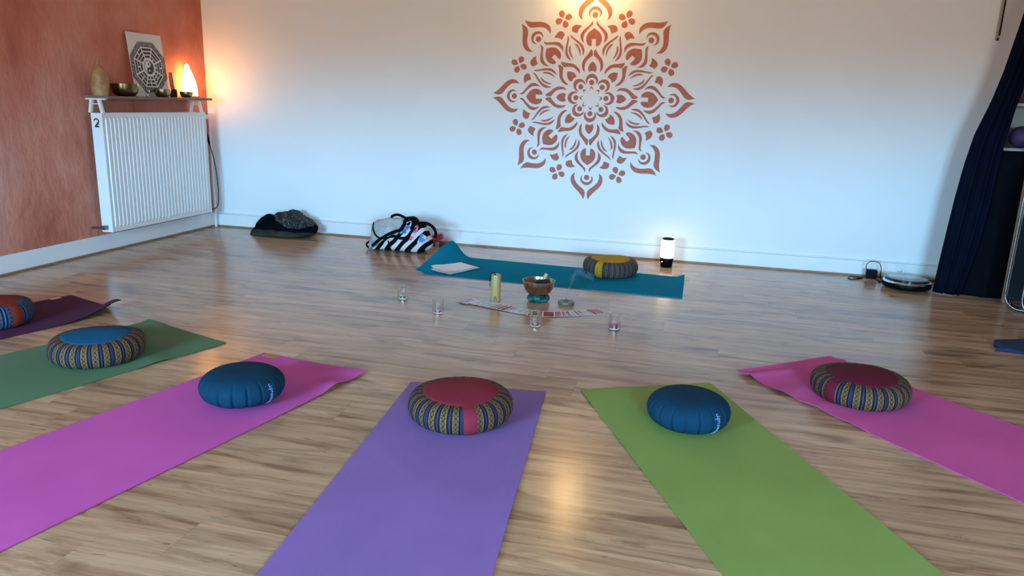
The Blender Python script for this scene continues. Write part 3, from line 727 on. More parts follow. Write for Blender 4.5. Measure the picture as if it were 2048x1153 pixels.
bowl('small bronze singing bowl beneath the octagon board', sh_pos(325.5, -4.385), 0.066, 0.064, M_BRASS)
bowl('small brass singing bowl in front of the glowing salt lamp', sh_pos(373, -4.368), 0.054, 0.050, M_BRASS)
p = sh_pos(296, -4.345)
t = thing('small_goblet', 'tiny silver goblet at the shelf edge below the octagon board', 'goblet', p)
MB().lathe([(0, 0), (0.014, 0), (0.011, 0.006), (0.004, 0.012), (0.0035, 0.026), (0.006, 0.030), (0.016, 0.038), (0.018, 0.052), (0.0165, 0.052), (0.013, 0.040), (0, 0.034)], 20).build('cup', M_CHROME, t, True)
M_STICK = plain('brown_turned_wood', (0.30, 0.115, 0.035, 1), 0.45, noise=0.3, nscale=30)
p = sh_pos(347.5, -4.452)
t = thing('wooden_mallet', 'brown wooden mallet standing upright beside the salt lamp', 'mallet', p)
MB().lathe([(0, 0), (0.028, 0), (0.031, 0.01), (0.030, 0.05), (0.026, 0.066), (0.0, 0.068)], 24).build('felt_head', plain('dark_red_felt', (0.055, 0.008, 0.008, 1), 0.9), t, True)
MB().tube([(0, 0, 0.06), (-0.004, -0.004, 0.10), (-0.008, -0.008, 0.16), (-0.009, -0.009, 0.205)], [0.0155, 0.017, 0.017, 0.013], 14).build('handle', M_STICK, t, True)
# salt lamp
p = sh_pos(381, -4.466)
t = thing('salt_lamp', 'glowing rock salt lamp at the corner end of the shelf', 'lamp', p)
MB().lathe([(0, 0), (0.075, 0), (0.077, 0.006), (0.072, 0.014), (0, 0.014)], 28).build('wooden_base', M_STICK, t, True)
rnd = random.Random(11); rk = []
seg = 14; lv = [(0.012, 0.062), (0.05, 0.068), (0.10, 0.064), (0.15, 0.055), (0.20, 0.042), (0.245, 0.027), (0.275, 0.016), (0.287, 0.004)]
vv, ff = [], []
for j, (z, r) in enumerate(lv):
    for k in range(seg):
        a = 2 * PI * k / seg; q_ = r * (1 + 0.16 * (rnd.random() - 0.5) + 0.10 * math.sin(3 * a + 1.5 * j * 0.2))
        vv.append((q_ * math.cos(a) * 0.82 + 0.004 * j * 0.0, q_ * math.sin(a) - 0.006 * j * 0.6, z + 0.006 * (rnd.random() - 0.5)))
for j in range(len(lv) - 1):
    for k in range(seg):
        k2 = (k + 1) % seg; ff.append((j * seg + k, j * seg + k2, (j + 1) * seg + k2, (j + 1) * seg + k))
ff.append(tuple(range(seg - 1, -1, -1))); ff.append(tuple((len(lv) - 1) * seg + k for k in range(seg)))
def salt_mat():
    s = NT('lit_rock_salt'); s.set(Base_Color=(0.8, 0.35, 0.15, 1), Roughness=0.5, Emission_Strength=SALT)
    nz = s.n('TexNoise', Scale=14.0, Detail=4.0); s.l(s.coords(), nz.inputs['Vector'])
    s.l(s.ramp(nz.outputs['Fac'], [(0.3, (1.0, 0.44, 0.10, 1)), (0.7, (1.0, 0.56, 0.20, 1))]), s.b.inputs['Emission Color']); return s.m
SALT = 18.0
obj('salt_rock', mesh_from('salt_rock', vv, ff, salt_mat(), False), t)

# octagon board
BW, BHt = 0.395, 0.500
TLp, TRp = at_x(253.7, 60, -4.515), at_x(323.5, 67, -4.515)
byc = 5.478
brd = thing('octagon_board', 'white canvas board with a black trigram octagon leaning on the terracotta wall', 'picture', (-4.458, byc, TOPZ))
lean = math.asin(0.050 / BHt); brd.rotation_euler = (0, -lean, 0.0)
def BP(u, v, w): return (-0.001 + w, u, v)                     # u along the wall, v up the board, w out of its face
MB().box((-0.005, 0, BHt / 2), (0.008, BW, BHt)).build('canvas', plain('white_canvas', (0.74, 0.73, 0.68, 1), 0.7, bump=0.1), brd, bevel=0.001)
M_INKB2 = plain('black_print', (0.035, 0.035, 0.033, 1), 0.6)
def ring_mat():
    s = NT('grey_inscribed_print'); s.set(Roughness=0.6)
    nz = s.n('TexNoise', Scale=55.0, Detail=2.0); s.l(s.coords(), nz.inputs['Vector'])
    s.l(s.ramp(nz.outputs['Fac'], [(0.42, (0.09, 0.09, 0.085, 1)), (0.55, (0.25, 0.245, 0.23, 1)), (0.64, (0.40, 0.39, 0.36, 1))]), s.b.inputs['Base Color']); return s.m
oc = Vector((0.0, 0.235)); RO, RI_ = 0.198, 0.165
def octp(r, k): a = PI / 8 + k * PI / 4; return (oc.x + r * math.cos(a), oc.y + r * math.sin(a))
rg = MB()
for k in range(8): rg.prism([octp(RO / math.cos(PI / 8) * 0.985, k), octp(RO / math.cos(PI / 8) * 0.985, k + 1), octp(RI_ / math.cos(PI / 8), k + 1), octp(RI_ / math.cos(PI / 8), k)], lambda u, v, w: BP(u, v, w), 0.0012)
rg.build('octagon_border', ring_mat(), brd)
rg = MB()
for (ra, rb) in ((0.165, 0.160), (0.199, 0.1965)):
    for k in range(8): rg.prism([octp(ra / math.cos(PI / 8), k), octp(ra / math.cos(PI / 8), k + 1), octp(rb / math.cos(PI / 8), k + 1), octp(rb / math.cos(PI / 8), k)], lambda u, v, w: BP(u, v, w), 0.0016)
rg.build('octagon_outline', M_INKB2, brd)
# clockwise from the top, outer / middle / inner line, 1 = unbroken
TRI = [(1, 1, 1), (1, 1, 0), (0, 1, 0), (1, 0, 0), (0, 0, 0), (0, 0, 1), (1, 0, 1), (0, 1, 1)]
for k, tr in enumerate(TRI):
    a = PI / 2 - k * PI / 4; d_ = Vector((math.cos(a), math.sin(a))); s_ = Vector((-d_.y, d_.x)); mb = MB()
    for (r, full) in zip((0.139, 0.111, 0.083), tr):
        hw = r * math.tan(PI / 8) - 0.007
        for (u0, u1) in (((-hw, hw),) if full else ((-hw, -0.006), (0.006, hw))):
            kk = math.tan(PI / 8) * 0.009
            q_ = [oc + d_ * (r - 0.009) + s_ * (u0 + (kk if u0 == -hw else 0)), oc + d_ * (r - 0.009) + s_ * (u1 - (kk if u1 == hw else 0)), oc + d_ * (r + 0.009) + s_ * (u1 + (kk if u1 == hw else 0)), oc + d_ * (r + 0.009) + s_ * (u0 - (kk if u0 == -hw else 0))]
            mb.prism([tuple(v_) for v_ in q_], lambda u, v, w: BP(u, v, w), 0.0014)
    mb.build('trigram', M_INKB2, brd)
yy_ = MB(); RY = 0.052
def circ(cx, cy, r, a0, a1, n=20): return [(oc.x + cx + r * math.cos(a0 + (a1 - a0) * i / n), oc.y + cy + r * math.sin(a0 + (a1 - a0) * i / n)) for i in range(n + 1)]
yin = circ(0, 0, RY, -PI / 2, PI / 2) + circ(0, RY / 2, RY / 2, PI / 2, -PI / 2)[1:] + circ(0, -RY / 2, RY / 2, PI / 2, 3 * PI / 2)[1:-1]
yy_.prism(yin, BP, 0.0014)
o1 = circ(0, 0, RY + 0.003, 0, 2 * PI, 40)[:-1]; o2 = circ(0, 0, RY - 0.001, 0, 2 * PI, 40)[:-1]
for i in range(40): yy_.prism([o1[i], o1[(i + 1) % 40], o2[(i + 1) % 40], o2[i]], BP, 0.0015)
yy_.prism(circ(0, RY / 2, RY * 0.16, 0, 2 * PI, 16)[:-1], BP, 0.0018)
yo = yy_.build('yin_yang', M_INKB2, brd)
MB().prism(circ(0, -RY / 2, RY * 0.16, 0, 2 * PI, 16)[:-1], BP, 0.0024).build('white_dot', plain('white_print', (0.75, 0.74, 0.7, 1), 0.6), yo)

# ------------------------------------------------------------------ wall sockets
M_SOCK = plain('white_socket_plastic', (0.76, 0.76, 0.75, 1), 0.35)
def socket(label, x, z, wd, ht):
    t = thing('wall_socket', label, 'socket', (x, Y_B - 0.016, z))
    MB().box((0, -0.005, 0), (wd, 0.010, ht)).build('plate', M_SOCK, t, bevel=0.003)
    r_ = MB().lathe([(0.028, 0), (0.028, 0.003), (0.024, 0.003), (0.022, 0.0005), (0, 0.0005)], 28).build('recess', M_SOCK, t, True, loc=(0, -0.0102, -0.006), rot=(PI / 2, 0, 0))
    for sx__ in (-0.0095, 0.0095): MB().lathe([(0.0035, 0), (0.0035, 0.0016), (0, 0.0016)], 10).build('contact_hole', M_BLACK, r_, loc=(sx__, 0, 0))
    MB().lathe([(0.003, 0), (0.003, 0.012), (0, 0.013)], 10).build('earth_pin', M_CHROME, r_, loc=(0, 0.010, 0))
socket('white wall socket beside the pile of dark clothes', -3.372, 0.052, 0.078, 0.088)
socket('white wall socket behind the robot vacuum', 1.540, 0.068, 0.080, 0.105)

# ------------------------------------------------------------------ speaker lamp on the floor
p = fl(1332, 536); p = Vector((p.x - 0.002, p.y + 0.05, 0.0))
t = thing('speaker_lamp', 'glowing cream cylinder speaker lamp with a black base by the wall', 'lamp', p)
MB().lathe([(0, 0.0), (0.042, 0.0), (0.046, 0.004), (0.053, 0.072), (0.052, 0.074), (0, 0.074)], 36).build('base', M_BLACK, t, True)
LAMP_E = 4.0
MB().lathe([(0.0505, 0.0745), (0.0525, 0.10), (0.0525, 0.17), (0.048, 0.214), (0.046, 0.220), (0.0, 0.2205)], 36).build('light_shade', emit('lit_cream_shade', (1.0, 0.80, 0.50, 1), LAMP_E), t, True)
MB().lathe([(0.0465, 0.2206), (0.0475, 0.226), (0.043, 0.230), (0.038, 0.230), (0.034, 0.224), (0, 0.224)], 36).build('top_ring', M_BLACK, t, True)
aa = math.atan2(-p.y, -p.x) - 0.75
MB().lathe([(0.005, 0), (0.005, 0.002), (0, 0.0025)], 12).build('button', emit('white_led', (1, 0.95, 0.85, 1), 1.5), t, loc=(0.0505 * math.cos(aa), 0.0505 * math.sin(aa), 0.045), rot=(0, PI / 2, aa))

# ------------------------------------------------------------------ robot vacuum and its charger
RVC = Vector((1.515, 5.935, 0)); RVR = 0.165
t = thing('robot_vacuum', 'flat round robot vacuum with a glossy top beside the dark curtain', 'robot vacuum', RVC)
MB().lathe([(0, 0.012), (RVR * 0.93, 0.012), (RVR * 0.985, 0.018), (RVR, 0.028), (RVR, 0.048), (RVR * 0.99, 0.052), (0, 0.052)], 64).build('body', M_BLACK, t, True)
MB().lathe([(RVR * 0.996, 0.0522), (RVR * 0.985, 0.058), (RVR * 0.93, 0.064), (RVR * 0.90, 0.064), (RVR * 0.90, 0.0522)], 64).build('chrome_ring', M_CHROME, t, True)
MB().lathe([(RVR * 0.895, 0.0525), (RVR * 0.86, 0.078), (RVR * 0.83, 0.080), (0, 0.080)], 64).build('top_bezel', plain('gloss_black', (0.01, 0.01, 0.012, 1), 0.12), t, True)
MB().lathe([(RVR * 0.79, 0.0803), (RVR * 0.78, 0.0815), (0, 0.0815)], 64).build('top_plate', plain('smoked_glass', (0.20, 0.23, 0.24, 1), 0.16, coat=0.6), t, True)
for sgn in (-1, 1): MB().lathe([(0.024, -0.008), (0.026, 0), (0.024, 0.008)], 20).build('wheel', M_BLACK, t, loc=(0.11 * sgn, 0, 0.0265), rot=(0, PI / 2, 0))
p = fl(1742, 561)
t = thing('power_adapter', 'black power adapter with tangled cable left of the robot vacuum', 'adapter', (p.x, p.y, 0))
MB().box((0, 0.02, 0.045), (0.078, 0.045, 0.07)).build('housing', M_BLACK, t, bevel=0.006)
MB().tube(spline([(-0.035, 0.03, 0.07), (-0.04, 0.035, 0.115), (0.0, 0.04, 0.142), (0.05, 0.04, 0.13), (0.066, 0.035, 0.09), (0.068, 0.03, 0.04), (0.075, 0.01, 0.006), (0.12, -0.02, 0.005)], 6), 0.0028, 6).build('loop_cable', M_BLACK, t, True)
MB().tube(spline([(-0.03, 0, 0.012), (-0.08, 0.02, 0.012), (-0.13, 0.035, 0.010), (-0.165, 0.0, 0.005), (-0.145, -0.04, 0.004), (-0.10, -0.015, 0.004), (-0.06, 0.01, 0.006), (-0.11, -0.012, 0.011), (-0.13, -0.01, 0.010)], 6), 0.0033, 6).build('cable', M_BLACK, t, True)
MB().tube(spline([(0.03, -0.01, 0.010), (0.06, -0.03, 0.006), (0.04, -0.06, 0.004), (0.09, -0.05, 0.008), (0.12, -0.08, 0.004), (0.10, -0.10, 0.004), (0.13, -0.06, 0.006)], 6), 0.004, 6).build('cable_bundle', M_BLACK, t, True)

# ------------------------------------------------------------------ centre circle: bamboo chime, bowl, incense, cards, glasses, papers
p = fl(991, 604); p = p + Vector((p.x, p.y, 0)).normalized() * 0.028
M_BAMB = plain('polished_bamboo', (0.46, 0.30, 0.10, 1), 0.35, noise=0.15, nscale=8)
t = thing('bamboo_chime', 'upright bamboo tube chime with a black cord behind the cards', 'chime', p)
MB().lathe([(0.026, 0.0), (0.0305, 0.0), (0.031, 0.003), (0.0305, 0.085), (0.031, 0.170), (0.030, 0.173), (0.024, 0.173), (0.022, 0.165), (0, 0.164)], 32).build('tube', M_BAMB, t, True)
ca = math.atan2(-p.y, -p.x) - 0.1
vv, ff = [], []; arch = [(-0.011, 0.003), (0.011, 0.003), (0.011, 0.024), (0.008, 0.034), (0.0, 0.039), (-0.008, 0.034), (-0.011, 0.024)]
MB().prism(arch, lambda u, v, w: ((0.0309 + w - 0.35 * u * u / 0.031) * math.cos(ca) - u * math.sin(ca), (0.0309 + w - 0.35 * u * u / 0.031) * math.sin(ca) + u * math.cos(ca), v), 0.0012).build('sound_opening', plain('dark_bamboo', (0.20, 0.12, 0.035, 1), 0.5), t)
MB().tube(spline([(0.0, 0.0, 0.165), (-0.012, -0.004, 0.185), (-0.030, -0.010, 0.176), (-0.036, -0.012, 0.14), (-0.036, -0.012, 0.10)], 6), 0.0028, 6).build('cord', M_BLACK, t, True)
bd = MB()
for (zz, rr_) in ((0.098, 0.0045), (0.086, 0.004), (0.122, 0.0035)): bd.lathe([(0, -rr_), (rr_ * .8, -rr_ * .6), (rr_, 0), (rr_ * .8, rr_ * .6), (0, rr_)], 10, (-0.0365, -0.012, zz))
bd.build('beads', M_STICK, t, True)

p = fl(1076, 608); p = p + Vector((p.x, p.y, 0)).normalized() * 0.065
def brocade():
    s = NT('teal_brocade'); s.set(Roughness=0.6, Specular_IOR_Level=0.2)
    nz = s.n('TexNoise', Scale=26.0, Detail=2.0); s.l(s.coords((1, 1, 1.8)), nz.inputs['Vector'])
    s.l(s.ramp(nz.outputs['Fac'], [(0.40, (0.002, 0.030, 0.032, 1)), (0.52, (0.003, 0.085, 0.088, 1)), (0.60, (0.010, 0.12, 0.11, 1)), (0.66, (0.30, 0.22, 0.06, 1)), (0.70, (0.005, 0.07, 0.075, 1))]), s.b.inputs['Base Color']); return s.m
tr_ = MB(); tr_.tube([(0.051 * math.cos(2 * PI * k / 40), 0.051 * math.sin(2 * PI * k / 40), 0.023) for k in range(40)], [0.0222 + 0.0008 * math.sin(k * 0.9) for k in range(40)], 14, True)
tag(tr_.build('ring_cushion', brocade(), None, True, loc=p), 'teal brocade ring cushion under the singing bowl', 'cushion')
def copper():
    s = NT('hammered_bronze'); s.set(Base_Color=(0.50, 0.33, 0.19, 1), Metallic=1.0, Roughness=0.27)
    nz = s.n('TexNoise', Scale=6.0, Detail=3.0); s.l(s.coords((1, 1, 3)), nz.inputs['Vector'])
    s.l(s.ramp(nz.outputs['Fac'], [(0.3, (0.34, 0.245, 0.175, 1)), (0.7, (0.58, 0.47, 0.37, 1))]), s.b.inputs['Base Color']); return s.m
bp = Vector((p.x, p.y, 0.036)); RB_, HB_ = 0.103, 0.100
prof = [(0.0, 0.0), (0.036, 0.001), (0.060, 0.010), (0.082, 0.032), (0.096, 0.062), (0.1025, 0.092), (0.1045, 0.1035), (0.1005, 0.1035), (0.0975, 0.090), (0.091, 0.062), (0.077, 0.034), (0.056, 0.014), (0.034, 0.006), (0.0, 0.005)]
tag(MB().lathe(prof, 64).build('singing_bowl', copper(), None, True, loc=bp), 'copper coloured singing bowl on the teal ring cushion', 'bowl')
t = thing('felt_mallet', 'short mallet with black head lying inside the singing bowl', 'mallet', bp)
MB().tube([(0.042, 0.030, 0.142), (0.034, 0.020, 0.118), (0.026, 0.008, 0.090)], [0.0135, 0.0138, 0.0130], 14).build('handle', plain('light_beech', (0.55, 0.32, 0.15, 1), 0.5), t, True)
MB().lathe([(0, -0.05), (0.026, -0.044), (0.031, -0.02), (0.031, 0.02), (0.026, 0.044), (0, 0.05)], 20).build('felt_head', plain('black_felt', (0.008, 0.008, 0.009, 1), 0.95), t, True, loc=(0.028, 0.004, 0.079), rot=(0, PI / 2 - 0.18, 0.15))

p = fl(1132, 613); p = p + Vector((p.x, p.y, 0)).normalized() * 0.048
t = thing('incense_holder', 'round olive green incense dish with a burning cone', 'incense holder', p)
M_OLIVE = plain('olive_soapstone', (0.105, 0.10, 0.045, 1), 0.4, noise=0.2, nscale=25)
MB().lathe([(0, 0), (0.050, 0), (0.052, 0.004), (0.0525, 0.017), (0.050, 0.021), (0.018, 0.0215), (0.014, 0.0195), (0, 0.0195)], 40).build('dish', M_OLIVE, t, True)
MB().lathe([(0.0165, 0.0205), (0.012, 0.0225), (0.0, 0.0225)], 20).build('ash', plain('dark_ash', (0.03, 0.03, 0.03, 1), 0.95), t, True)
MB().lathe([(0.0075, 0.022), (0.004, 0.034), (0.0015, 0.048), (0, 0.049)], 14).build('incense_cone', plain('grey_incense', (0.12, 0.11, 0.11, 1), 0.9), t, True)
def smoke_mat():
    m = bpy.data.materials.new('incense_smoke'); m.use_nodes = True; nt_ = m.node_tree; nt_.nodes.clear()
    o_ = nt_.nodes.new('ShaderNodeOutputMaterial'); v_ = nt_.nodes.new('ShaderNodeVolumePrincipled')
    v_.inputs['Color'].default_value = (0.80, 0.90, 1.0, 1); v_.inputs['Anisotropy'].default_value = 0.0
    tc_ = nt_.nodes.new('ShaderNodeTexCoord'); mp = nt_.nodes.new('ShaderNodeMapping'); nz = nt_.nodes.new('ShaderNodeTexNoise')
    nz.inputs['Scale'].default_value = 26.0; nz.inputs['Detail'].default_value = 3.0; nz.inputs['Distortion'].default_value = 1.6
    mp.inputs['Scale'].default_value = (1, 1, 0.5)
    r_ = nt_.nodes.new('ShaderNodeMapRange'); r_.inputs[1].default_value = 0.46; r_.inputs[2].default_value = 0.72; r_.inputs[3].default_value = 0.0; r_.inputs[4].default_value = 26.0
    nt_.links.new(tc_.outputs['Object'], mp.inputs[0]); nt_.links.new(mp.outputs[0], nz.inputs['Vector']); nt_.links.new(nz.outputs[0], r_.inputs[0])
    nt_.links.new(r_.outputs[0], v_.inputs['Density']); nt_.links.new(v_.outputs[0], o_.inputs['Volume'])
    return m
sp_px = [(1133, 597), (1135, 588), (1139, 576), (1144, 562), (1150, 549), (1160, 545), (1172, 550), (1188, 556)]
sp_w = [at_y(x_, y_, p.y + 0.004 * i) - p for i, (x_, y_) in enumerate(sp_px)]
sm = MB().tube(spline(sp_w, 5), [0.0025 + 0.021 * ss(0, 0.72, i / 35) for i in range(36)], 12)
def thread_mat():
    m = bpy.data.materials.new('smoke_thread_haze'); m.use_nodes = True; nt_ = m.node_tree; nt_.nodes.clear()
    o_ = nt_.nodes.new('ShaderNodeOutputMaterial'); v_ = nt_.nodes.new('ShaderNodeVolumePrincipled')
    v_.inputs['Color'].default_value = (0.85, 0.92, 1.0, 1); v_.inputs['Density'].default_value = 55.0
    nt_.links.new(v_.outputs[0], o_.inputs['Volume']); return m
so = sm.build('incense_smoke', smoke_mat(), None, True, loc=p); so['kind'] = 'stuff'; th = MB()
for ox in (-0.003, 0.004): th.tube([v_ + Vector((ox * min(1, i / 12), 0, 0)) for i, v_ in enumerate(spline(sp_w, 5)[:22])], [0.0014 + 0.0001 * i for i in range(22)], 8)
th.build('smoke_thread', thread_mat(), so, True)
tag(so, 'thin pale wisp of smoke curling up from the incense cone', 'smoke')

# cards
M_CARDW = plain('card_white_edge', (0.82, 0.80, 0.78, 1), 0.45)
def card_face(name, cols, sc, seed):
    s = NT(name); s.set(Roughness=0.6, Specular_IOR_Level=0.15)
    mp = s.n('Mapping'); mp.inputs['Location'].default_value = (seed, seed * 2, 0); tc_ = s.n('TexCoord'); s.l(tc_.outputs['Object'], mp.inputs[0])
    nz = s.n('TexNoise', Scale=sc, Detail=1.5, Distortion=1.2); s.l(mp.outputs[0], nz.inputs['Vector'])
    s.l(s.ramp(nz.outputs['Fac'], [(0.0, cols[0]), (0.42, cols[1]), (0.55, cols[2]), (0.64, cols[1])], 'CONSTANT'), s.b.inputs['Base Color']); return s.m
cR, cT, cP, cG, cW = (0.30, 0.012, 0.025, 1), (0.42, 0.62, 0.62, 1), (0.55, 0.30, 0.38, 1), (0.05, 0.15, 0.10, 1), (0.55, 0.62, 0.66, 1)
FACES = [card_face('card_print_pale', (cT, cW, cP), 22, 1.0), card_face('card_print_red', (cR, (0.36, 0.03, 0.05, 1), cG), 22, 2.3), card_face('card_print_rose', (cP, (0.45, 0.15, 0.22, 1), cT), 24, 4.1), card_face('card_print_green', (cG, cG, cR), 16, 6.0)]
cmesh = MB().box((0, 0, 0), (0.120, 0.076, 0.00022)).mesh('oracle_card', M_CARDW)
fmesh = [MB().box((0, 0, 0.00015), (0.106, 0.062, 0.0001)).mesh('printed_face', fm_) for fm_ in FACES]
cxs = [936, 941, 956, 968, 979, 988, 993, 1000, 1009, 1016, 1021, 1026, 1039, 1050, 1068, 1097, 1112, 1121, 1131, 1139, 1148, 1155, 1164, 1170, 1178, 1184, 1190, 1196, 1201]
fce = [0, 0, 0, 0, 0, 2, 1, 1, 1, 2, 2, 0, 0, 0, 3, 1, 2, 2, 2, 0, 2, 2, 0, 2, 1, 1, 1, 2, 0]
cyk = [(930, 603.6), (960, 607.5), (990, 613.5), (1030, 621.5), (1068, 628), (1097, 630), (1140, 628.5), (1175, 625.5), (1205, 622)]
angk = [(930, 51), (960, 54), (1000, 66), (1040, 80), (1068, 92), (1097, 103), (1140, 118), (1180, 134), (1205, 142)]
def interp(tab, x):
    for (a, b), (c, d_) in zip(tab, tab[1:]):
        if x <= c: return b + (d_ - b) * (x - a) / (c - a)
    return tab[-1][1]
rnd = random.Random(21)
for i, cx in enumerate(cxs):
    P_ = fl(cx, interp(cyk, cx)); ang = interp(angk, cx) * D2R + rnd.uniform(-0.05, 0.05)
    lab = 'narrow slanted card sliver near the right end of the row'
    if i == 0: lab = 'card at the far left end of the curved row nearest the pink candle glass'
    elif i == 14: lab = 'dark green card right behind the middle candle glass'
    elif i == 15: lab = 'fully visible red and green card in the middle of the curved row'
    elif i < 5: lab = 'pale blue card among the first few at the left end of the row'
    elif i < 9: lab = 'red card in the row just in front of the bamboo chime'
    elif i < 14: lab = 'pale card in the row between the bamboo chime and middle candle glass'
    elif i < 19: lab = 'rose card in the row just right of the red and green card'
    elif i < 24: lab = 'slanted rose and white card in the right half of the row'
    elif i == len(cxs) - 1: lab = 'card at the right end of the curved row'
    o = obj('oracle_card', cmesh, None, (P_.x, P_.y, 0.0005 + 0.00023 * (len(cxs) - i)), (0, 0, ang))
    tag(o, lab, 'card', 'oracle cards spread on the floor')
    obj('printed_face', fmesh[fce[i]], o)

# candle glasses
def glass_mat():
    s = NT('clear_glass'); s.set(Base_Color=(0.97, 0.985, 0.98, 1), Roughness=0.02, IOR=1.55, Transmission_Weight=1.0); return s.m
M_GLASS = glass_mat()
def candle_glass(px, pb, label, clabel, wax, H=0.080, R=0.034, flare=0.0):
    c_ = fl(px, pb); c_ = c_ + Vector((c_.x, c_.y, 0)).normalized() * R * 0.95; c_.z = 0.0004
    prof = [(0, 0), (R * 0.86, 0), (R * 0.95, 0.004), (R, 0.014), (R * 0.955, H * 0.72), (R * (0.90 + flare), H * 0.80), (R * (0.94 + flare), H * 0.90), (R * (0.96 + flare), H),
            (R * (0.96 + flare) - 0.003, H), (R * (0.94 + flare) - 0.003, H * 0.90), (R * (0.90 + flare) - 0.003, H * 0.80), (R * 0.955 - 0.003, H * 0.72), (R - 0.003, 0.014), (R * 0.85, 0.007), (0, 0.007)]
    tag(MB().lathe(prof, 36).build('candle_glass', M_GLASS, None, True, loc=c_), label, 'glass', 'candle glasses round the card row')
    t_ = thing('tea_light', clabel, 'candle', (c_.x, c_.y, c_.z + 0.0075), 0, 'tea lights inside the glasses')
    MB().lathe([(0, 0), (0.0195, 0), (0.0195, 0.0165), (0.0, 0.0160)], 24).build('wax', wax, t_, True)
    MB().tube([(0, 0, 0.015), (0.001, 0, 0.024)], 0.0009, 6).build('wick', M_BLACK, t_)
    MB().lathe([(0.0202, 0), (0.0205, 0.012), (0.0200, 0.012)], 24).build('cup', M_CHROME, t_, True)
WX1 = plain('white_wax', (0.75, 0.72, 0.74, 1), 0.4); WX2 = plain('pink_wax', (0.75, 0.30, 0.55, 1), 0.4); WX3 = plain('red_wax', (0.62, 0.06, 0.14, 1), 0.4)
candle_glass(806, 600, 'clear candle glass farthest left, nearest the striped bag', 'white tea light in the farthest left glass', WX1, 0.078, 0.033, 0.06)
candle_glass(876, 628.5, 'clear candle glass left of the curved card row', 'pink tea light in the glass left of the card row', WX2, 0.080, 0.033, 0.06)
candle_glass(1070.5, 655, 'clear candle glass standing before the middle of the card row', 'pink tea light in the glass before the card row', WX2, 0.086, 0.034)
candle_glass(1228, 661, 'clear candle glass at the right end of the card row', 'red tea light in the glass at the right end of the card row', WX3, 0.084, 0.034)

# loose papers on the teal mat
M_PAPER = plain('white_paper', (0.80, 0.80, 0.82, 1), 0.6)
for k, (dx, dy, da) in enumerate(((0.012, -0.018, 0.10), (0.02, 0.0, 0.02), (0.0, 0.012, -0.05))):
    vv, ff = [], []; N1, N2 = 18, 12
    cx, cy, an = -1.765 + dx, 5.262 + dy, 1.02 + da
    ux = Vector((math.cos(an), math.sin(an))); uy = Vector((-ux.y, ux.x))
    for j in range(N2 + 1):
        for i in range(N1 + 1):
            q_ = Vector((cx, cy)) + ux * (i / N1 - 0.5) * 0.297 + uy * (j / N2 - 0.5) * 0.21
            vm = max(0.0, min(1.0, (q_.x + 2.03) / 1.96)); um = (q_.y - 5.045) / 0.70
            zm = 0.105 * ss(0.13, 0.0, vm) ** 1.4 * ss(-0.1, 1.0, um) + 0.022 * ss(0.06, 0.0, vm)
            vv.append((q_.x - cx, q_.y - cy, 0.0062 + zm * 0.9 + 0.0035 + 0.0035 * k + 0.005 * abs(math.sin(3 * (i / N1 - 0.4))) * (0.4 + 0.3 * k) + 0.004 * (j / N2 - 0.5) ** 2))
    nn_ = len(vv); vv += [(a_, b_, c_ + 0.0005) for a_, b_, c_ in vv]
    for j in range(N2):
        for i in range(N1):
            q_ = (j * (N1 + 1) + i, j * (N1 + 1) + i + 1, (j + 1) * (N1 + 1) + i + 1, (j + 1) * (N1 + 1) + i); ff.append(tuple(reversed(q_))); ff.append(tuple(nn_ + z_ for z_ in q_))
    o = obj('paper_sheet', mesh_from('paper_sheet', vv, ff, M_PAPER, True), None, (cx, cy, 0))
    tag(o, ('lowest white paper sheet in the loose stack on the teal mat', 'middle white paper sheet in the loose stack on the teal mat', 'topmost white paper sheet in the loose stack on the teal mat')[k], 'paper', 'papers on the teal mat')

# ------------------------------------------------------------------ striped bag, boxes and clothes along the back wall
from mathutils.bvhtree import BVHTree
def wp(X, Y, y, o, s, c):
    q_ = at_y(o[0] + X / s, o[1] + Y / s, y); return (q_.x - c.x, max(q_.z, 0.0))
BY = 5.80; BC = fl(800, 507); BC = Vector((BC.x, BY, 0.0))
bag = thing('striped_bag', 'slouched black and white striped bag by the wall', 'bag', BC)
Bp = lambda X, Y: wp(X, Y, BY, (730, 420), 11.378, BC)
body_o = [Bp(*q_) for q_ in [(140, 900), (250, 740), (430, 600), (640, 480), (800, 415), (950, 215), (1100, 190), (1190, 300), (1320, 340), (1430, 560), (1500, 740), (1480, 870), (1340, 960), (1150, 990), (800, 1000), (450, 990), (240, 1000), (160, 960)]]
def bag_mat():
    s = NT('black_white_striped_canvas'); s.set(Roughness=0.9, Specular_IOR_Level=0.1)
    tc_ = s.n('TexCoord'); sp_ = s.n('SeparateXYZ'); s.l(tc_.outputs['Object'], sp_.inputs[0])
    nz = s.n('TexNoise', Scale=6.0, Detail=1.0); s.l(tc_.outputs['Object'], nz.inputs['Vector'])
    v_ = s.math('SUBTRACT', sp_.outputs['X'], s.math('MULTIPLY', sp_.outputs['Z'], 0.85))
    v_ = s.math('ADD', v_, s.math('MULTIPLY', nz.outputs['Fac'], 0.07))
    f_ = s.math('FRACT', s.math('MULTIPLY', s.math('ADD', v_, 3.02), 10.2))
    top = s.math('ADD', s.math('MULTIPLY', sp_.outputs['X'], -0.10), sp_.outputs['Z'])
    wh = s.math('MULTIPLY', s.math('LESS_THAN', f_, 0.47), s.math('LESS_THAN', top, 0.195))
    mx_ = s.n('MixRGB'); mx_.inputs[1].default_value = (0.004, 0.004, 0.007, 1); mx_.inputs[2].default_value = (0.66, 0.62, 0.57, 1)
    s.l(wh, mx_.inputs[0]); s.l(mx_.outputs[0], s.b.inputs['Base Color'])
    n2_ = s.n('TexNoise', Scale=22.0, Detail=4.0); s.l(tc_.outputs['Object'], n2_.inputs['Vector']); s.bump(n2_.outputs['Fac'], 0.3, 0.01)
    return s.m
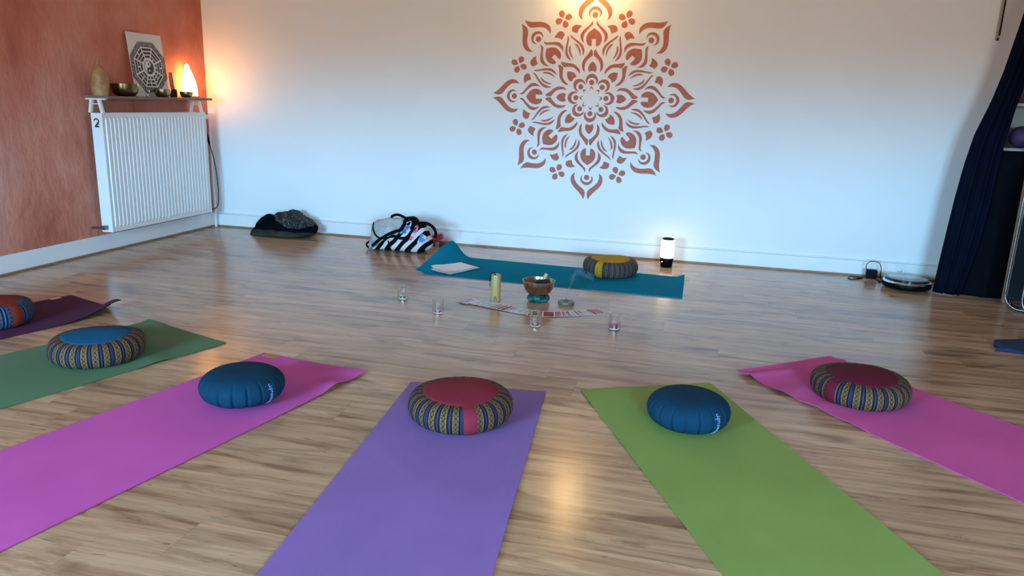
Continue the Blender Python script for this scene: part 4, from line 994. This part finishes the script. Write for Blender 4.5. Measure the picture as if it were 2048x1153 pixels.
bv, bf = inflate(body_o, 0.30, 0.03, 8, 0.02, 3, power=0.6)
bv = crumple(bv, 0.010, 10.0, 1.0)
obj('body', mesh_from('body', bv, bf, bag_mat(), True), bag)
bvh = BVHTree.FromPolygons([Vector(v_) for v_ in bv], bf)
M_GREYC = plain('grey_white_mesh_cloth', (0.42, 0.43, 0.41, 1), 0.9, noise=0.3, nscale=14, bump=0.5, bscale=30)
gv, gf = inflate([Bp(*q_) for q_ in [(130, 840), (160, 500), (240, 280), (400, 215), (640, 190), (860, 205), (935, 290), (900, 420), (780, 450), (600, 580), (420, 720), (270, 830), (160, 860)]], 0.27, 0.01, 7, 0.03, 5, power=0.6)
gv = crumple(gv, 0.012, 12.0, 9.0)
obj('grey_lining', mesh_from('grey_lining', gv, gf, M_GREYC, True), bag)
bvh2 = BVHTree.FromPolygons([Vector(v_) for v_ in gv], gf)
def front(x, z, lift=0.004):
    ys_ = []
    for b_ in (bvh, bvh2):
        h_ = b_.ray_cast(Vector((x, -1.0, z)), Vector((0, 1, 0)))
        if h_[0] is not None: ys_.append(h_[0].y)
    return (x, (min(ys_) if ys_ else 0.0) - lift, z)
M_BCAN = plain('black_webbing', (0.004, 0.004, 0.006, 1), 0.85, spec=0.08)
def strap(pts, r, on=True, yoff=0.0):
    q_ = spline([(Bp(*a_)[0], yoff, Bp(*a_)[1]) for a_ in pts], 6)
    if on: q_ = [front(v_.x, v_.z, r * 0.5) for v_ in q_]
    MB().tube(q_, r, 8).build('strap', M_BCAN, bag, True)
strap([(620, 165), (660, 125), (760, 105), (860, 135), (960, 190)], 0.011, False, -0.02)
strap([(950, 190), (1060, 175), (1150, 180), (1185, 280), (1195, 330)], 0.012, False, -0.02)
strap([(1195, 320), (1330, 315), (1460, 360), (1550, 450), (1585, 560), (1560, 640)], 0.013, False, 0.03)
strap([(150, 700), (75, 740), (62, 800), (110, 845), (200, 850)], 0.008, False, -0.02)
strap([(250, 275), (300, 420), (390, 540), (520, 610)], 0.007)
strap([(640, 660), (690, 760), (690, 870)], 0.006)
strap([(300, 760), (450, 640), (640, 520), (800, 450), (900, 430), (985, 300), (930, 215)], 0.013)
strap([(560, 600), (760, 560), (960, 600), (1080, 560), (1160, 400), (1130, 240)], 0.012)
def patch(pts, material, nm):
    q_ = spline([(Bp(*a_)[0], 0, Bp(*a_)[1]) for a_ in pts], 2, True); mb = MB()
    P3 = [Vector(front(v_.x, v_.z, 0.006)) for v_ in q_]; c_ = sum(P3, Vector()) / len(P3); c_ = Vector(front(c_.x, c_.z, 0.010))
    n_ = len(P3); mb.add([c_] + P3 + [v_ + Vector((0, 0.006, 0)) for v_ in P3], [(0, 1 + k, 1 + (k + 1) % n_) for k in range(n_)] + [(1 + k, 1 + n_ + k, 1 + n_ + (k + 1) % n_, 1 + (k + 1) % n_) for k in range(n_)])
    mb.build(nm, material, bag, True)
def print_mat(name, c1, c2, sc):
    s = NT(name); s.set(Roughness=0.7); nz = s.n('TexNoise', Scale=sc, Detail=2.0); s.l(s.coords(), nz.inputs['Vector'])
    s.l(s.ramp(nz.outputs['Fac'], [(0.45, c1), (0.55, c2)]), s.b.inputs['Base Color']); return s.m
patch([(1000, 270), (1090, 240), (1110, 340), (1070, 470), (960, 500), (900, 480), (980, 400)], print_mat('blue_print_fabric', (0.03, 0.13, 0.34, 1), (0.55, 0.6, 0.62, 1), 26), 'printed_patch')
patch([(1200, 340), (1270, 370), (1230, 500), (1170, 640), (1110, 640), (1150, 520)], print_mat('pink_print_fabric', (0.62, 0.06, 0.24, 1), (0.6, 0.56, 0.55, 1), 20), 'printed_patch')
patch([(1350, 520), (1450, 640), (1380, 700), (1280, 720), (1310, 610)], print_mat('sky_print_fabric', (0.08, 0.22, 0.5, 1), (0.66, 0.62, 0.72, 1), 24), 'printed_patch')
# two red boxes behind the bag
M_REDB = plain('red_carton', (0.42, 0.018, 0.022, 1), 0.4); M_REDL = plain('blue_white_label', (0.20, 0.45, 0.68, 1), 0.4, noise=0.5, nscale=70)
b1 = fl(881, 494); b1 = Vector((b1.x, b1.y + 0.03, 0.0))
t = thing('red_carton', 'lower small red carton with a blue label beside the bag', 'box', b1, 0.1)
MB().box((0, 0, 0.0215), (0.135, 0.062, 0.042)).build('carton', M_REDB, t, bevel=0.002)
MB().box((-0.030, -0.0313, 0.0215), (0.030, 0.001, 0.041)).build('label_sticker', M_REDL, t)
MB().box((0.030, -0.0313, 0.017), (0.060, 0.0008, 0.014)).build('dark_panel', plain('dark_red_print', (0.16, 0.006, 0.01, 1), 0.4), t)
t = thing('red_carton', 'upper small red carton tilted on top of the other one', 'box', (b1.x - 0.042, b1.y + 0.004, 0.0445), 0.12)
t.rotation_euler = (0, -0.30, 0.12)
MB().box((0.002, 0, 0.028), (0.115, 0.055, 0.046)).build('carton', M_REDB, t, bevel=0.002)
# pile of clothes
CY_ = 6.09; CC = Vector((-3.66, CY_, 0.0))
Cp = lambda X, Y: wp(X, Y, CY_, (500, 410), 12.8, CC)
def olive_mat(): return plain('olive_cotton', (0.034, 0.034, 0.024, 1), 0.9, noise=0.4, nscale=16, bump=0.8, bscale=24, spec=0.1)
ov, of_ = inflate([Cp(*q_) for q_ in [(110, 710), (300, 575), (560, 560), (900, 580), (1200, 620), (1640, 700), (1660, 760), (1500, 800), (1100, 820), (800, 815), (500, 800), (220, 790)]], 0.30, -0.02, 9, 0.04, 8, power=0.35)
ov = crumple(ov, 0.016, 13.0, 2.0)
tag(obj('folded_trousers', mesh_from('folded_trousers', ov, of_, olive_mat(), True), None, CC), 'olive folded garment at the bottom of the clothes pile', 'clothing')
M_JACK = plain('black_wool', (0.0022, 0.0026, 0.005, 1), 0.9, noise=0.3, nscale=10, bump=0.8, bscale=22, spec=0.05)
jk = thing('black_jacket', 'black jacket with a floral scarf part on top of the clothes pile', 'clothing', CC)
jv, jf = inflate([Cp(*q_) for q_ in [(90, 690), (200, 520), (300, 370), (420, 285), (560, 275), (720, 262), (900, 240), (1250, 300), (1480, 380), (1590, 480), (1730, 640), (1660, 745), (1200, 640), (900, 595), (300, 590), (190, 660)]], 0.27, 0.0, 9, 0.045, 4, power=0.4)
obj('body', mesh_from('body', crumple(jv, 0.020, 11.0, 7.0), jf, M_JACK, True), jk)
def floral():
    s = NT('black_floral_cloth'); s.set(Roughness=0.85)
    nz = s.n('TexNoise', Scale=26.0, Detail=2.0, Distortion=3.0); s.l(s.coords(), nz.inputs['Vector'])
    s.l(s.ramp(nz.outputs['Fac'], [(0.0, (0.003, 0.003, 0.005, 1)), (0.57, (0.16, 0.15, 0.135, 1)), (0.63, (0.004, 0.004, 0.006, 1))], 'CONSTANT'), s.b.inputs['Base Color']); return s.m
fv, ff2 = inflate([Cp(*q_) for q_ in [(720, 262), (770, 210), (950, 192), (1080, 158), (1225, 200), (1260, 290), (1480, 360), (1590, 470), (1640, 580), (1350, 560), (1100, 430), (880, 330)]], 0.29, -0.008, 9, 0.05, 6, power=0.4)
fv = crumple(fv, 0.022, 13.0, 4.0)
obj('floral_collar', mesh_from('floral_collar', fv, ff2, floral(), True), jk)

# ------------------------------------------------------------------ storage corner on the right
M_NAVYCUR = plain('navy_curtain_cotton', (0.0030, 0.0052, 0.015, 1), 0.9, noise=0.15, nscale=6, spec=0.05)
M_BLKCLOTH = plain('black_dust_cloth', (0.0028, 0.004, 0.0055, 1), 0.9, noise=0.2, nscale=5, bump=0.4, bscale=9, spec=0.04)
def sheet(name, fn, nu, nv, mat, parent=None, thick=0.003, loc=(0, 0, 0)):
    vv, ff = [], []
    for j in range(nv + 1):
        for i in range(nu + 1): vv.append(fn(i / nu, j / nv))
    n_ = len(vv); vv += [(a_, b_ + thick, c_) for a_, b_, c_ in vv]; W1 = nu + 1
    for j in range(nv):
        for i in range(nu):
            q_ = (j * W1 + i, j * W1 + i + 1, (j + 1) * W1 + i + 1, (j + 1) * W1 + i); ff.append(q_); ff.append(tuple(n_ + k for k in reversed(q_)))
    lp = [i for i in range(W1)] + [j * W1 + nu for j in range(1, nv + 1)] + [nv * W1 + i for i in range(nu - 1, -1, -1)] + [j * W1 for j in range(nv - 1, 0, -1)]
    for k in range(len(lp)): ff.append((lp[k], n_ + lp[k], n_ + lp[(k + 1) % len(lp)], lp[(k + 1) % len(lp)]))
    return obj(name, mesh_from(name, vv, ff, mat, True), parent, loc)
LE = [(0.004, 1.672), (0.244, 1.686), (0.462, 1.701), (0.675, 1.716), (0.918, 1.740), (1.122, 1.772), (1.339, 1.838), (1.551, 1.884), (1.897, 1.936), (2.48, 2.00)]
RE = [(0.004, 1.830), (0.186, 1.868), (0.404, 1.905), (0.687, 1.930), (1.028, 1.950), (1.311, 1.985), (1.679, 2.06), (2.48, 2.36)]
def curt(u, v):
    z = 0.006 + v * 2.47; l_, r_ = interp(LE, z), interp(RE, z)
    return (l_ + (r_ - l_) * u, 5.85 - 0.05 * u * (1 - v) + 0.022 * math.sin(u * 15 + 0.6) * (0.5 + 0.5 * v) + 0.012 * math.sin(u * 31 + v * 3), z)
tag(sheet('curtain', curt, 60, 40, M_NAVYCUR), 'dark navy curtain hanging beside the white wall on the right', 'curtain')
tag(MB().tube([(1.85, 5.85, 2.50), (2.77, 5.85, 2.50)], 0.012, 12).build('curtain_rod', M_BLACK, None, True), 'black curtain rod under the ceiling in the right corner', 'curtain rod')
def drop(u, v):
    z = 0.004 + v * 1.02
    return (1.83 + 0.09 * v + u * 0.30, 5.84 + 0.03 * v - 0.03 * u + 0.012 * math.sin(u * 9 + 2 * v) + 0.006 * math.sin(u * 21 + 5 * v) * (1 - v), z)
tag(sheet('dust_cloth', drop, 40, 30, M_BLKCLOTH), 'black cloth hanging from the shelf to the floor beside the curtain', 'cloth')
# shelf unit
M_SHELF = plain('shade_toned_white_board', (0.36, 0.34, 0.30, 1), 0.6)  # white boards, base colour darkened to stand for the shade inside the unit
su = thing('shelf_unit', 'white open shelf unit behind the curtain', 'shelf', (2.35, 6.07, 0))
for xx in (1.955 - 2.35, 2.745 - 2.35): MB().box((xx, 0.0, 0.67), (0.018, 0.33, 1.34)).build('side_panel', M_SHELF, su)
for zz in (0.08, 0.55, 1.03, 1.33): MB().box((0, 0.0, zz), (0.77, 0.33, 0.02)).build('shelf_board', M_SHELF, su)
MB().box((0, 0.162, 0.67), (0.77, 0.006, 1.32)).build('back_panel', M_SHELF, su)
M_PURP = plain('purple_foam', (0.05, 0.02, 0.085, 1), 0.7); M_PLUM = plain('plum_foam', (0.06, 0.012, 0.025, 1), 0.7)
pb = MB().lathe([(0, -0.075), (0.035, -0.066), (0.066, -0.035), (0.075, 0), (0.066, 0.035), (0.035, 0.066), (0, 0.075)], 28)
tag(pb.build('exercise_ball', M_PURP, None, True, loc=(2.10, 6.0, 1.1155)), 'small purple ball on the white shelf', 'ball')
tag(MB().box((0, 0, 0.04), (0.10, 0.14, 0.08)).build('yoga_block', M_PURP, None, bevel=0.006, loc=(2.255, 6.0, 1.0405)), 'dark purple foam block beside the ball on the shelf', 'yoga block')
tag(MB().box((0, 0, 0.05), (0.22, 0.16, 0.10)).build('yoga_block', M_PLUM, None, bevel=0.008, loc=(2.17, 6.0, 1.3405)), 'plum foam block on the upper white shelf', 'yoga block')
# pale upright board in front
tag(MB().box((0, 0, 0.55), (0.030, 0.04, 1.10)).build('wooden_board', plain('pale_pine', (0.40, 0.27, 0.17, 1), 0.6, noise=0.2, nscale=9), None, bevel=0.002, loc=(2.094, 5.73, 0.0004), rot=(0, 0, 0.0)), 'pale upright wooden board standing between black cloth and folded chairs', 'board')
# folded chairs leaning at the frame edge
M_CHF = plain('black_gloss_tube', (0.006, 0.006, 0.007, 1), 0.15, spec=0.4); M_SEAT = plain('black_vinyl', (0.003, 0.003, 0.004, 1), 0.3, spec=0.04)
M_DCHR = plain('worn_chrome', (0.16, 0.16, 0.165, 1), 0.25, 1.0)
def rrect(w_, h_, r, n=5):
    out = []
    for cx, cz, a0 in ((w_ / 2 - r, r, -PI / 2), (w_ / 2 - r, h_ - r, 0), (-w_ / 2 + r, h_ - r, PI / 2), (-w_ / 2 + r, r, PI)):
        for k in range(n + 1): a = a0 + PI / 2 * k / n; out.append((cx + r * math.cos(a), cz + r * math.sin(a)))
    return out
def folded_chair(label, loc, rz, lean):
    t = thing('folding_chair', label, 'chair', loc, rz, 'folded chairs at the right edge'); t.rotation_euler = (lean, 0, rz)
    MB().tube([(a_, 0, b_ + 0.011) for a_, b_ in rrect(0.44, 0.93, 0.10)], 0.008, 10, True).build('front_frame', M_DCHR, t, True)
    MB().tube([(a_, 0.045, b_ + 0.013) for a_, b_ in rrect(0.40, 0.80, 0.06)], 0.011, 10, True).build('rear_frame', M_CHF, t, True)
    MB().box((0, 0.022, 0.34), (0.415, 0.03, 0.55)).build('seat', M_SEAT, t, bevel=0.008)
    MB().box((0, 0.004, 0.78), (0.38, 0.018, 0.18)).build('backrest', M_SEAT, t, bevel=0.006)
    for xx in (-0.19, 0.19): MB().box((xx, 0.022, 0.52), (0.02, 0.05, 0.05)).build('hinge', M_BLACK, t, bevel=0.004)
folded_chair('folded black chair with a chrome frame leaning beside the pale board', (2.200, 5.40, 0.001), -0.5, -0.03)
folded_chair('second folded black chair in front, mostly cut by the right frame edge', (2.245, 5.24, 0.001), -0.5, -0.03)
# dark strap and folded navy cloth on the floor
tag(sheet('black_strap', lambda u, v: (2.02 + 0.22 * u, 5.16 - 0.10 * u + 0.035 * v * (0.2 + u), 0.006 + 0.02 * math.sin(PI * u) * v), 12, 4, M_BLKCLOTH, thick=0.004), 'black strap end lying before the folded chairs', 'strap')
cl_ = MB(); A_, B_, C_, D_ = fl(1990, 704), fl(2110, 714), fl(2115, 684), fl(1992, 682)
def fold(u, v):
    q_ = A_ * (1 - u) * (1 - v) + B_ * u * (1 - v) + C_ * u * v + D_ * (1 - u) * v
    return (q_.x + 0.012 * math.sin(9 * v), q_.y + 0.008 * math.sin(11 * u), 0.012 + 0.014 * math.sin(PI * v) + 0.006 * math.sin(8 * u + 4 * v))
vv, ff = [], []
for j in range(13):
    for i in range(17): vv.append(fold(i / 16, j / 12))
n_ = len(vv); vv += [(a_, b_, 0.0006) for a_, b_, c_ in vv]
for j in range(12):
    for i in range(16):
        q_ = (j * 17 + i, j * 17 + i + 1, (j + 1) * 17 + i + 1, (j + 1) * 17 + i); ff.append(q_); ff.append(tuple(n_ + k for k in reversed(q_)))
lp = [i for i in range(17)] + [j * 17 + 16 for j in range(1, 13)] + [12 * 17 + i for i in range(15, -1, -1)] + [j * 17 for j in range(11, 0, -1)]
for k in range(len(lp)): ff.append((lp[k], n_ + lp[k], n_ + lp[(k + 1) % len(lp)], lp[(k + 1) % len(lp)]))
tag(obj('folded_cloth', mesh_from('folded_cloth', vv, ff, plain('navy_towel', (0.008, 0.022, 0.065, 1), 0.9), True)), 'folded navy blue cloth lying on the floor at the right edge', 'cloth')
# hanging stick near the top of the back wall
t = thing('hanging_stick', 'thin pale stick hanging on the wall near the curtain top', 'stick', (1.926, Y_B, 1.775))
MB().tube([(0, -0.016, 0.0), (0.003, -0.016, 0.45)], 0.009, 10).build('rod', plain('pale_stick', (0.33, 0.29, 0.23, 1), 0.6), t, True)
MB().tube([(0.014, -0.014, 0.03), (0.017, -0.014, 0.45)], 0.004, 8).build('cord', M_BLACK, t, True)
MB().tube([(0.002, -0.016, -0.002), (0.004, -0.016, 0.012)], 0.010, 10).build('end_cap', M_BLACK, t, True)
MB().box((0.006, -0.008, 0.44), (0.03, 0.016, 0.02)).build('wall_clip', M_BLACK, t)
